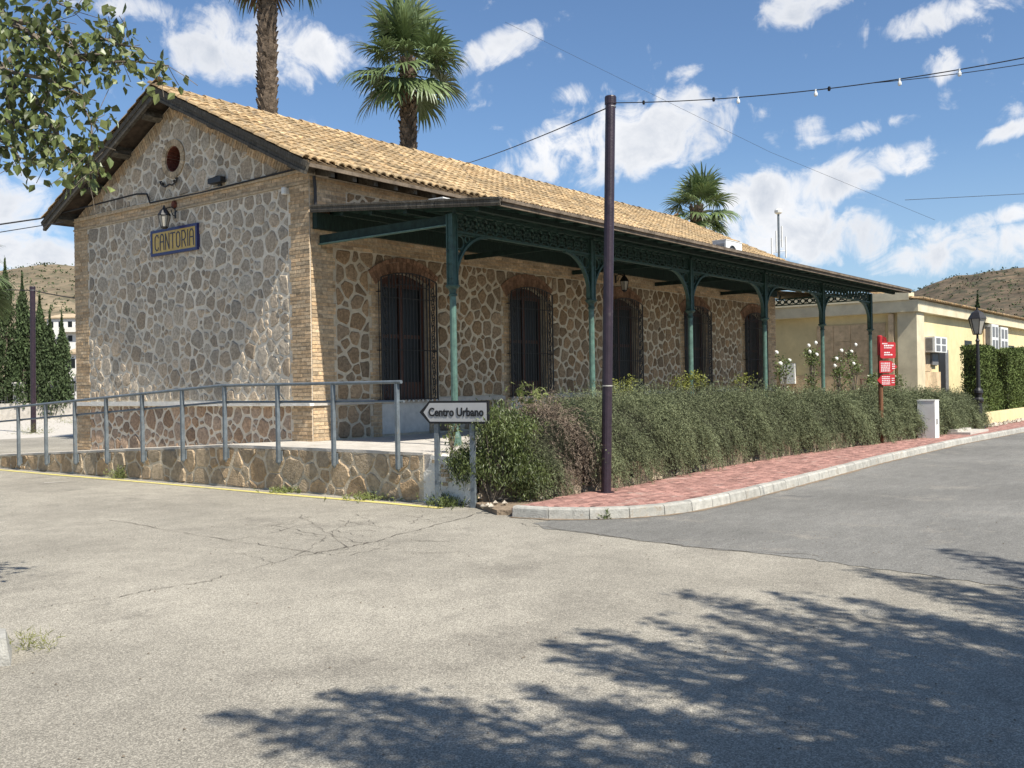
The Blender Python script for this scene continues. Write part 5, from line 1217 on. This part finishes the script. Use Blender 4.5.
# soil at the pavement's left end
st_ = MB(); st_.prism([(-1.96, -5.7, 0), (-1.5, -4.95, 0), (-.9, -5.0, 0), (-.9, -5.9, 0), (-1.75, -6.1, 0)][::-1], (0, 0, .06)); st_.build('soil_strip', M['soil'], kind='structure')
for k in range(20):
    q = np.array([random.uniform(-1.95, -.6), random.uniform(-5.75, -5.0)]); s = random.uniform(.02, .07)
    if q[0] < -1.5 and q[1] > -5.3: continue
    b = MB(); b.add([np.array([random.uniform(.7, 1.2) * s * a, random.uniform(.7, 1.2) * s * b_, random.uniform(.5, .8) * s * c_]) for a, b_, c_ in ((1, 0, 0), (-1, 0, 0), (0, 1, 0), (0, -1, 0), (0, 0, 1), (0, 0, -1))], [(0, 2, 4), (2, 1, 4), (1, 3, 4), (3, 0, 4), (2, 0, 5), (1, 2, 5), (3, 1, 5), (0, 3, 5)], random.random())
    tag(b.build('loose_stone', M['stone'], None, loc=(q[0], q[1], .07 + s * .4)), 'loose pale stone in the soil between bush and kerb end', 'stone', 'loose stones by the kerb end')

# ================================================================== palms
def fan_leaf(elev, pet, R, droop, m, seed):
    r = np.random.default_rng(seed); V = []; T = []; d0 = np.array([math.cos(elev), 0, math.sin(elev)]); p = np.zeros(3); pts = [p]; d = d0.copy()
    for k in range(4): p = p + d * pet / 4; d = unit(d + np.array([0, 0, -.10 * droop])); pts.append(p)
    mb = MB(); mb.tube(pts, [.035, .026, .02, .016, .012], 4, t=.9, cap=False); V = [list(v) for v in mb.v]; F = [f for f in mb.f]; tn = list(mb.t)
    s = np.array([0, 1., 0]); up = np.cross(d, s); up = up if up[2] > 0 else -up; nseg = 30
    for j in range(nseg):
        a = (-1 + 2 * j / (nseg - 1)) * 2.25; dd = unit(d * math.cos(a) + s * math.sin(a) + up * (.22 * math.cos(a * .9)) * 1.0); L_ = R * (.72 + .28 * math.cos(a * .7)) * r.uniform(.9, 1.08)
        w0 = L_ * .5 * (4.5 / nseg) * .62; sd = unit(np.cross(dd, up)); q = pts[-1].copy(); base = len(V); steps = 6; cur = dd.copy()
        fold = up * w0 * (.35 if j % 2 else -.1)
        for k in range(steps + 1):
            f = k / steps; w = w0 * (f / .45 if f < .45 else 1 - (f - .45) / .55) + .002; 
            V.append(list(q - sd * w)); V.append(list(q + fold * min(1, f * 2) * (1 - f) )); V.append(list(q + sd * w))
            g = .05 if f < .4 else droop * .42 * (f - .25); cur = unit(cur + np.array([0, 0, -g]) + r.normal(0, .03, 3)); q = q + cur * L_ / steps
        for k in range(steps):
            for c in (0, 1): i = base + k * 3 + c; F.append((i, i + 1, i + 4, i + 3)); tn.append(float(np.clip(.45 + (.2 if c else -.1) + r.normal(0, .1), 0, 1)))
    me = bpy.data.meshes.new('frond'); me.from_pydata(V, [], F); me.materials.append(m); setattr_face(me, tn); return me
FR = [fan_leaf(e, .95, 1.0, dr, M['palm'], i) for i, (e, dr) in enumerate([(1.4, .8), (1.1, 1.2), (.85, 1.5), (.6, 1.8), (.3, 2.0), (.0, 2.0), (-.35, 1.9), (-.75, 1.6)])]
FD = [fan_leaf(-1.15, .9, .9, 1.0, M['palm_dry'], 21), fan_leaf(-1.3, .7, .8, .8, M['palm_dry'], 22)]
def palm(label, base, H, scale, r0, nf=46, dead=5, low=7):
    t = thing('fan_palm', label, 'palm tree', tuple(base)); b = MB(); 
    zs = np.linspace(0, H, 16); b.tube([(0.05 * math.sin(z * .5), 0, z) for z in zs], [r0 * (1.25 if z < .5 else 1) * (1 - .12 * z / H) for z in zs], 12, t=.2)
    z = 0.2 if H < 7 else H - 6.5; k = 0
    while z < H:
        a = k * 2.39996 + random.uniform(-.2, .2); r = r0 * (1 - .12 * z / H); c = np.array([math.cos(a), math.sin(a), 0]); s = np.array([-c[1], c[0], 0]); w = random.uniform(.07, .11) * r0 / .3; o = c * r * .93 + np.array([.05 * math.sin(z * .5), 0, z]); l = random.uniform(.14, .28) * r0 / .3
        out = random.uniform(.05, .12) * r0 / .3; tt_ = random.choice([.3, .6, 1., .8])
        b.add([o - s * w, o + s * w, o + s * w * .6 + c * out + [0, 0, l], o - s * w * .6 + c * out + [0, 0, l], o - s * w * .5 + c * out * .3 + [0, 0, l * .9], o + s * w * .5 + c * out * .3 + [0, 0, l * .9]], [(0, 1, 2, 3), (3, 2, 5, 4), (0, 3, 4), (1, 5, 2)], tt_); k += 1; z += .012 * .3 / r0 * (1.3 if H > 7 else 1)
    b.build('trunk', M['palm_trunk'], t)
    for i in range(nf):
        f = (i + .5) / nf; e = min(low, int(f ** 1.25 * (low + .3) + random.uniform(-.4, .4))); o = link('frond', FR[e], None, t, loc=(0, 0, H - .15 - .35 * f * scale)); o.rotation_euler = (random.gauss(0, .22), random.gauss(0, .14), i * 2.39996 + random.uniform(-.4, .4)); s_ = scale * random.uniform(.78, 1.14); o.scale = (s_, s_, s_)
    for i in range(dead):
        o = link('dead_frond', random.choice(FD), None, t, loc=(0, 0, H - .5)); o.rotation_euler = (0, 0, i * 2.1 + random.random()); o.scale = (scale,) * 3
    return t
def palm_at(label, px, py, d, *a, **k):
    q = atd(px, py, d); return palm(label, (q[0], q[1], 0), q[2], *a, **k)
palm_at('full fan palm with green crown behind the middle of the station roof', 408, 60, 33, 1.30, .28, 44, 0, low=6)
palm_at('fan palm whose bare rough trunk passes out of view above the roof', 266, -82, 28, 1.25, .27, 38, 8)
palm_at('distant fan palm whose crown just clears the far end of the roof', 697, 208, 49, 1.22, .32, 34, 2)
palm_at('fan palm at the left edge with only frond tips in view', -48, 262, 24, .85, .26, 40, 3)

# ================================================================== conifers, wall and hills far away
def conifer(label, px, pytop, d, rad, name='cypress', m='conifer', pybase=404, n=8500, grp='dark conifers behind the pale wall', lsz=.20):
    top = atd(px, pytop, d); base = atd(px, pybase, d); H = top[2] - base[2]; t = thing(name, label, 'conifer', (base[0], base[1], max(0, base[2]) * 0), 0, grp); z0 = base[2]; H = top[2]
    b = MB(); b.tube([(0, 0, 0), (0, 0, H * .9)], [.13, .03], 7); b.build('trunk', M['bark'], t)
    nb = 130; zb = rng.uniform(.10, 1, nb) ** .9; az = rng.uniform(0, 6.28, nb); env = rad * 1.1 * np.clip((1 - zb) * 1.35 + .02, 0, 1.) ** .9 * rng.uniform(.45, 1.15, nb)
    C0 = np.stack([np.cos(az) * env * .7, np.sin(az) * env * .7, zb * H], 1); C0[:6, :2] *= .1; C0[:6, 2] = H * np.linspace(.86, .97, 6)
    k = rng.integers(0, nb, n); tl = rng.uniform(-.25, .25, nb)[k]; u = rng.normal(size=(n, 3)) * np.array([.13, .13, .34]); P_ = C0[k] + u; P_[:, 2] = np.maximum(P_[:, 2], .3); P_[:, :2] *= np.clip((H + .15 - P_[:, 2:3]) / 1.6, .06, 1)
    V, T, tt = leaf_cloud(P_, lsz, np.clip(.5 + tl + rng.normal(0, .15, n), 0, 1), aspect=.45, dirs=rng.normal(0, .5, (n, 3)) + [0, 0, .9]); link('foliage', tri_mesh('foliage', V, T, M[m], tt), None, t); return t
for (px, py, r, lab) in [(-14, 290, 1.0, 'conifer cut by the left edge, behind the pale wall'), (7, 268, .85, 'tallest dark conifer at the left, pointed top'), (24, 284, .8, 'slender dark conifer just left of the far purple pole'), (41, 304, .8, 'dark conifer directly right of the far purple pole'), (51, 322, .7, 'shorter dark conifer between pole and station, left of the last'), (63, 324, .75, 'dark conifer nearest the station corner')]: conifer(lab, px, py, 60, r)
dwl = atd(-400, 405, 62); dwr = atd(100, 405, 62); d_ = dwr - dwl; d_[2] = 0; L_ = np.linalg.norm(d_); ang = math.atan2(d_[1], d_[0])
gw_ = thing('garden_wall', 'pale low garden wall with square pillars far off at the left', 'garden wall', (dwl[0], dwl[1], 0), ang)
b = MB(); b.box((0, -2.5, 0), (L_, .3, 1.0)); b.build('wall', M['concrete'], gw_)
for k in range(12):
    x = L_ - 2.05 - k * 2.2; b = MB(); b.box((x, -2.35, 1.0), (x + .6, -1.8, 2.2)); b.box((x - .04, -2.4, 2.2), (x + .64, -1.75, 2.28)); b.build('pillar', M['plaster'], gw_)
    b = MB(); 
    for j in range(9): b.box((x + .72 + j * .165, -2.1, 1.05), (x + .75 + j * .165, -2.07, 2.15))
    for z in (1.1, 2.05): b.box((x + .6, -2.1, z), (x + 2.2, -2.07, z + .04))
    b.build('fence_panel', M['grey_metal'], gw_)
tf = np.array([[px, atd(px, 418, 55)[0], atd(px, 418, 55)[1]] for px in (2, 12, 36, 68, 80)])
for (a, x, y) in tf: weeds('weed', 'dry grass clump on the pale verge before the garden wall', (x + random.uniform(-2, 2), y - random.uniform(0, 10), 0), 60, .5, .5, 'yleaf')
for nm in [o for o in bpy.data.objects if o.get('label', '').startswith('dry grass clump')]: nm['group'] = 'grass clumps on the far verge'
p = onz(33.5, 434); weeds('weed', 'small green shrub at the foot of the far purple pole', (p[0], p[1], 0), 90, .35, .6, 'yleaf')
# hills: polar terrain rising to the skyline seen in the photograph
sky_l = [(-2500, 330), (-900, 290), (-300, 262), (0, 268), (20, 265), (40, 262), (60, 261), (80, 263), (160, 275), (300, 320), (420, 350)]
sky_r = [(640, 352), (800, 330), (880, 306), (918, 292), (938, 284.5), (958, 279), (975, 277.5), (992, 274.5), (1010, 272.5), (1024, 271.5), (1100, 268), (1300, 280), (1900, 330), (3400, 350)]
def hill(label, skyl, m, r0, r1, dist, seed):
    r = np.random.default_rng(seed); px = np.array([p[0] for p in skyl], float); py = np.array([p[1] for p in skyl], float); a0, a1 = math.atan((px[0] - 512) / FPX), math.atan((px[-1] - 512) / FPX)
    na, nr = 420, 56; A = np.linspace(a0, a1, na); V = np.zeros((na, nr, 3)); ph = r.uniform(0, 6.28, 40); fr = r.uniform(.6, 1.4, 40)
    def nz(x, y):
        s = 0
        for k in range(5):
            f = .010 * 2.1 ** k; s = s + (np.sin(x * f * fr[k] + ph[k] + 2.2 * np.sin(y * f * fr[k + 5] * .8 + ph[k + 5])) * np.sin(y * f * fr[k + 10] + ph[k + 10])) * .52 ** k
        return s
    for j in range(nr):
        f = j / (nr - 1); rad = r0 + (r1 - r0) * f
        x = CAM[0] + rad * (np.sin(A) * _r[0] + np.cos(A) * _f[0]); y = CAM[1] + rad * (np.sin(A) * _r[1] + np.cos(A) * _f[1])
        pxx = 512 + FPX * np.tan(A); hor = 385.5 - (pxx - 512) * .016; crest = (hor - np.interp(pxx, px, py)) / FPX * (np.cos(A) * rad) * 1.0
        g = (f / .55) ** 1.25 if f < .55 else 1.
        hh = crest * min(1, g) * (1 if f <= .55 else max(0, 1 - ((f - .55) / .45) ** 1.5 * .9)); V[:, j] = np.stack([x, y, np.maximum(-2, 1.6 * min(1, g) + hh + nz(x, y) * 4.0 * min(f * 3, 1) * (.0 + 1 * (1 - abs(f - .55) / .55)) * .5 - (3 if f < .05 else 0))], 1)
    mb = MB(); mb.add(V.reshape(-1, 3), [(i * nr + j, (i + 1) * nr + j, (i + 1) * nr + j + 1, i * nr + j + 1) for i in range(na - 1) for j in range(nr - 1)]); o = mb.build('hill', m, smooth=True, kind='structure')
    # scrub
    pts = []; 
    for _ in range(9000):
        i = r.integers(0, na - 1); j = int(r.integers(6, int(nr * .58))); q = V[i, j] + (V[i + 1, j] - V[i, j]) * r.random() + (V[i, j + 1] - V[i, j]) * r.random(); pts.append(q)
    pts = np.array(pts); n = len(pts); P4 = np.repeat(pts, 5, 0) + r.normal(0, .5, (n * 5, 3)) + [0, 0, .2]
    Vv, T, tt = leaf_cloud(P4, .85, np.clip(r.normal(.45, .25, n * 5), 0, 1), aspect=.8); so_ = link('scrub', tri_mesh('scrub', Vv, T, M['conifer'], tt), None, None, kind='stuff')
hill('l', sky_l, M['hill'], 130, 800, 0, 3); hill('r', sky_r, M['hill_dark'], 150, 900, 0, 5)
# white houses on the left hillside
def house(label, px0, px1, py0, py1, d, ci):
    a = atd(px0, py1, d); c = atd(px1, py0, d); w = np.linalg.norm((c - a)[:2]); h = c[2] - a[2]; ang = math.atan2((c - a)[1], (c - a)[0]); t = thing('white_house', label, 'house', (a[0], a[1], a[2] - 4), ang); b = MB(); b.box((0, 0, 0), (w, 7, h + 4)); wl_ = b.build('wall', M['white_wall'], t)
    b = MB(); b.add([(-.3, -.4, h + 4), (w + .3, -.4, h + 4), (w + .3, 7, h + 5.2), (-.3, 7, h + 5.2), (-.3, -.4, h + 3.8), (w + .3, -.4, h + 3.8)], [(0, 1, 2, 3), (4, 5, 1, 0)]); b.build('roof', M['brick'], t)
    for k in range(ci):
        x = w * (k + .5) / ci - .4
        for z in (h + 4 - 1.9, h + 4 - 4.6):
            b = MB(); b.box((x, -.04, z), (x + .8, -.01, z + 1.1)); b.build('window', M['glass'], t)
    b = MB(); b.box((w * .4, -1.1, h + 4 - 2.9), (w * .95, -.01, h + 4 - 2.7)); b.box((w * .4, -1.1, h + 4 - 2.7), (w * .95, -1.02, h + 4 - 2.0)); b.build('balcony', M['plaster'], t)
house('white house with red tiled roof on the left hillside', 47, 84, 317, 343, 190, 4)
house('half hidden pale house lower down by the station corner', 66, 90, 352, 372, 120, 2)
tb_ = atd(978, 318, 95); conifer('small dark conifer behind the cream roof beside the street lamp', 978, 301, 85, 1.7, pybase=330, n=2600, grp=None, lsz=.28)
# mast with aerials
q = atd(779, 256, 42); t = thing('antenna_mast', 'thin mast with small aerials beyond the far end of the station', 'mast', (q[0], q[1], 0)); H = atd(779, 212, 42)[2]
b = MB(); b.tube([(0, 0, 0), (0, 0, H)], .05, 8); b.build('mast', M['rail'], t)
b = MB(); b.lathe((0, 0, H - .1), [(.06, 0), (.16, .06), (.17, .16), (.1, .24)], 10); b.build('beacon', M['white_metal'], t)
for s, zz_ in ((-1, -2.0), (1, -1.95), (-.35, -1.7), (.45, -1.5)): b = MB(); b.tube([(s * .3 * .62, -s * .3 * .79, H + zz_), (s * .3 * .62, -s * .3 * .79, H + zz_ + .9)], .035, 6); b.tube([(0, 0, H + zz_ + .3), (s * .3 * .62, -s * .3 * .79, H + zz_ + .3)], .015, 5); b.build('aerial', M['white_metal'], t)

# ================================================================== the tree at the upper left and the one casting shade
def px_branch(b, pts, r0, r1):
    P_ = [atd(x, y, d) for x, y, d in pts]; k = len(P_); out = []
    for a, c in zip(P_[:-1], P_[1:]):
        for i in range(4): out.append(a + (c - a) * i / 4 + rng.normal(0, .012, 3))
    out.append(P_[-1]); b.tube(out, list(np.linspace(r0, r1, len(out))), 6, cap=False); return out
tb0 = atd(-420, 384, 9.0); TL = thing('poplar_tree', 'broad leaved tree reaching in from the upper left with sunlit leaves', 'tree', (tb0[0], tb0[1], 0))
T0 = np.array([tb0[0], tb0[1], 0]); b = MB(); top = atd(-250, -120, 8.4)
b.tube([T0, T0 + (0, 0, 1.5), (T0 + top) / 2 + (0, 0, .3), top], [.17, .14, .10, .07], 10); b.v = [tuple(np.array(v) - T0) for v in b.v]; b.build('trunk', M['bark'], TL)
b = MB(); twigs = []
br = [[(-250, -120, 8.4), (-90, -90, 7.6), (10, 20, 7.1), (60, 58, 7.0), (115, 60, 6.9), (168, 66, 6.8)], [(-250, -120, 8.4), (-80, 0, 7.4), (0, 68, 7.0), (36, 104, 6.9), (62, 140, 6.8), (88, 176, 6.8)],
      [(-90, -90, 7.6), (10, -40, 7.2), (50, -4, 7.1), (72, 10, 7.0)], [(-80, 0, 7.4), (-20, 110, 7.0), (30, 130, 6.9), (70, 150, 6.8), (88, 172, 6.8)], [(0, 68, 7.0), (50, 80, 6.8), (84, 96, 6.8), (92, 150, 6.7)],
      [(-20, 110, 7.), (0, 140, 6.9), (28, 160, 6.8)], [(10, 20, 7.1), (70, 40, 7.0), (98, 38, 6.9), (140, 48, 6.8)], [(0, 68, 7.), (30, 40, 7.2), (60, 20, 7.2)], [(-250, -120, 8.4), (-150, 60, 8.0), (-60, 130, 7.6), (-10, 165, 7.4)], [(-250, -120, 8.4), (-200, -300, 8.), (-60, -260, 7.5)], [(60, 62, 7), (100, 56, 6.9), (126, 42, 6.9)]]
lim = []
for k, pts in enumerate(br): lim.append(px_branch(b, pts, .035 if k < 2 else .018, .004))
b.v = [tuple(np.array(v) - T0) for v in b.v]; b.build('limbs', M['bark'], TL)
def leaf_mesh(s, m):
    mb = MB(); mb.add([(0, 0, 0), (s * .42, s * .40, s * .06), (s * .5, 0, -.03 * s), (s * .42, -s * .40, s * .06), (s * .82, s * .25, s * .03), (s * .82, -s * .25, s * .03), (s * 1.15, 0, -.12 * s)], [(0, 2, 1), (0, 3, 2), (1, 2, 6, 4), (2, 3, 5, 6)]); mb.t = [.5, .3, .55, .35]
    return mb.mesh('leaf', m)
LM = [leaf_mesh(.074, M['leaf']), leaf_mesh(.058, M['leaf']), leaf_mesh(.078, M['leaf_light']), leaf_mesh(.06, M['leaf_light'])]
pos = []; tw = MB()
for k, pts in enumerate(lim):
    start = int(len(pts) * .35)
    for q in pts[start:]:
        for _ in range(3 if k not in (2, 5, 6, 7, 10) else 2):
            e = q + rng.normal(0, .10, 3) + np.array([0, 0, -.01]); tw.tube([tuple(q - T0), tuple((q + e) / 2 - T0 + rng.normal(0, .015, 3)), tuple(e - T0)], .0028, 3, cap=False)
            for _ in range(4): pos.append(e + rng.normal(0, .055, 3) if random.random() < .75 else q + (e - q) * random.random() + rng.normal(0, .02, 3))
dens = [(10, 60, 34, 34), (34, 100, 30, 26), (10, 135, 30, 22), (58, 128, 20, 24), (66, 85, 20, 12), (8, 20, 22, 20), (20, 95, 24, 34), (5, 110, 20, 30), (12, 30, 26, 26), (110, 56, 26, 14), (28, 40, 26, 20), (14, 78, 22, 26), (40, 60, 26, 16)]
for (x, y, sx, sy) in dens:
    for _ in range(34): pos.append(atd(random.gauss(x, sx * .7), random.gauss(y, sy * .7), random.uniform(6.7, 7.3)))
for _ in range(900): pos.append(atd(random.gauss(-150, 80), random.gauss(0, 110), random.uniform(7, 8.6)))
tw.build('twigs', M['bark'], TL, kind='stuff')
def vis(p):
    d = p - CAM; z = d @ CF; return 512 + FPX * (d @ CR) / z, 384 - FPX * (d @ CU) / z
pos = [p for p in pos if not (vis(p)[0] > 188 or (vis(p)[0] > 112 and vis(p)[1] > 96) or (vis(p)[0] > 20 and vis(p)[1] > 190))]
vp = sorted(pos, key=lambda p: (0 if -5 < vis(p)[0] < 300 and -5 < vis(p)[1] < 400 else 1, np.linalg.norm(p - CAM))); rest = MB()
for i, p in enumerate(vp):
    ro = (random.gauss(0, .9), random.gauss(.75, .5), random.uniform(0, 6.28)); me = LM[int(rng.choice(4, p=[.34, .28, .22, .16]))]
    if i < 300: o = link('leaf', me, None, TL, loc=tuple(p - T0)); o.rotation_euler = ro
    else:
        R3 = np.array(Matrix.Rotation(ro[2], 3, 'Z') @ Matrix.Rotation(ro[1], 3, 'Y') @ Matrix.Rotation(ro[0], 3, 'X')); rest.add([tuple(R3 @ np.array(v.co) + p - T0) for v in LM[i % 4].vertices], [(0, 2, 1), (0, 3, 2), (1, 2, 6, 4), (2, 3, 5, 6)], random.random())
rest.build('leaf_rest', M['leaf'], TL, kind='stuff')
# shade tree standing behind the camera to the right: only its shadow is seen
TS0 = np.array([-2.2, -19.0, 0]); TS = thing('shade_tree', 'tree beside the road whose leafy shadow falls across the lower right', 'tree', tuple(TS0)); b = MB()
b.tube([(0, 0, 0), (.05, .1, 1.6), (.0, .2, 3.0)], [.24, .18, .15], 10); b.build('trunk', M['bark'], TS)
K = np.array([-.14, -.80])
def lift(G, h): return np.array([G[0] + K[0] * h, G[1] + K[1] * h, h])
b = MB(); leafP = []; fork = TS0 + np.array([0, .2, 3.0])
tips = [(247, 709, 5.4), (352, 688, 5.0), (300, 730, 5.3), (545, 682, 5.6), (566, 640, 5.2), (600, 629, 5.2), (665, 618, 5.6), (722, 614, 5.8), (575, 655, 5.4), (780, 590, 5.6), (870, 568, 6.0), (950, 548, 6.2), (1000, 556, 6.4), (1060, 566, 6.6), (460, 735, 5.2), (690, 590, 5.8),
        (420, 770, 5.0), (1010, 585, 6.2), (990, 600, 6.1), (900, 612, 6.), (1060, 640, 6.1), (830, 640, 5.8), (1000, 660, 5.8), (1090, 580, 6.4), (900, 670, 5.5), (930, 575, 6.2), (860, 596, 6.0), (1070, 610, 6.2), (1100, 690, 6.0), (620, 700, 5.2), (740, 660, 5.4), (860, 630, 5.6), (960, 620, 5.8), (700, 730, 5.), (850, 700, 5.2), (560, 790, 5.), (980, 690, 5.4), (780, 760, 4.8), (920, 760, 5.), (1040, 640, 6.), (300, 800, 5.), (1150, 600, 6.5), (1300, 640, 6.4), (1200, 720, 6.)]
for i, (x, y, h) in enumerate(tips):
    G = onz(x, y); tip = lift(G, h)
    # branches sweep out from the crown's heart, so their shadows trail to the lower right
    hx, hy = x + 330, y + 70 + .10 * max(0, 760 - y); heart = lift(onz(hx, min(hy, 900)), h - .5)
    path = [fork, fork + (heart - fork) * .6 + [0, 0, .5], heart, heart + (tip - heart) * .5 + rng.normal(0, .10, 3), tip]; pts = []
    for a, c in zip(path[:-1], path[1:]):
        for j in range(6): pts.append(a + (c - a) * j / 6)
    pts.append(tip); b.tube([tuple(q - TS0) for q in pts], list(np.linspace(.06, .006, len(pts))), 5, cap=False)
    seg = pts[12:]; n = len(seg)
    for j, q in enumerate(seg):
        f = 1 - j / n; m_ = int(22 + 165 * f * (1.35 if x > 780 else 1)); w = .035 + .18 * f
        for _ in range(m_): leafP.append(q + rng.normal(0, w, 3) * [1, 1, .7])
        if random.random() < .6:
            e = q + rng.normal(0, .22, 3) * (f + .35)
            for _ in range(10): leafP.append(e + rng.normal(0, .05, 3))
b.build('limbs', M['bark'], TS)
leafP = np.array(leafP) - TS0; V, T, tt = leaf_cloud(leafP, .075, np.full(len(leafP), .5), aspect=.55); link('crown', tri_mesh('crown', V, T, M['leaf'], tt), None, TS)
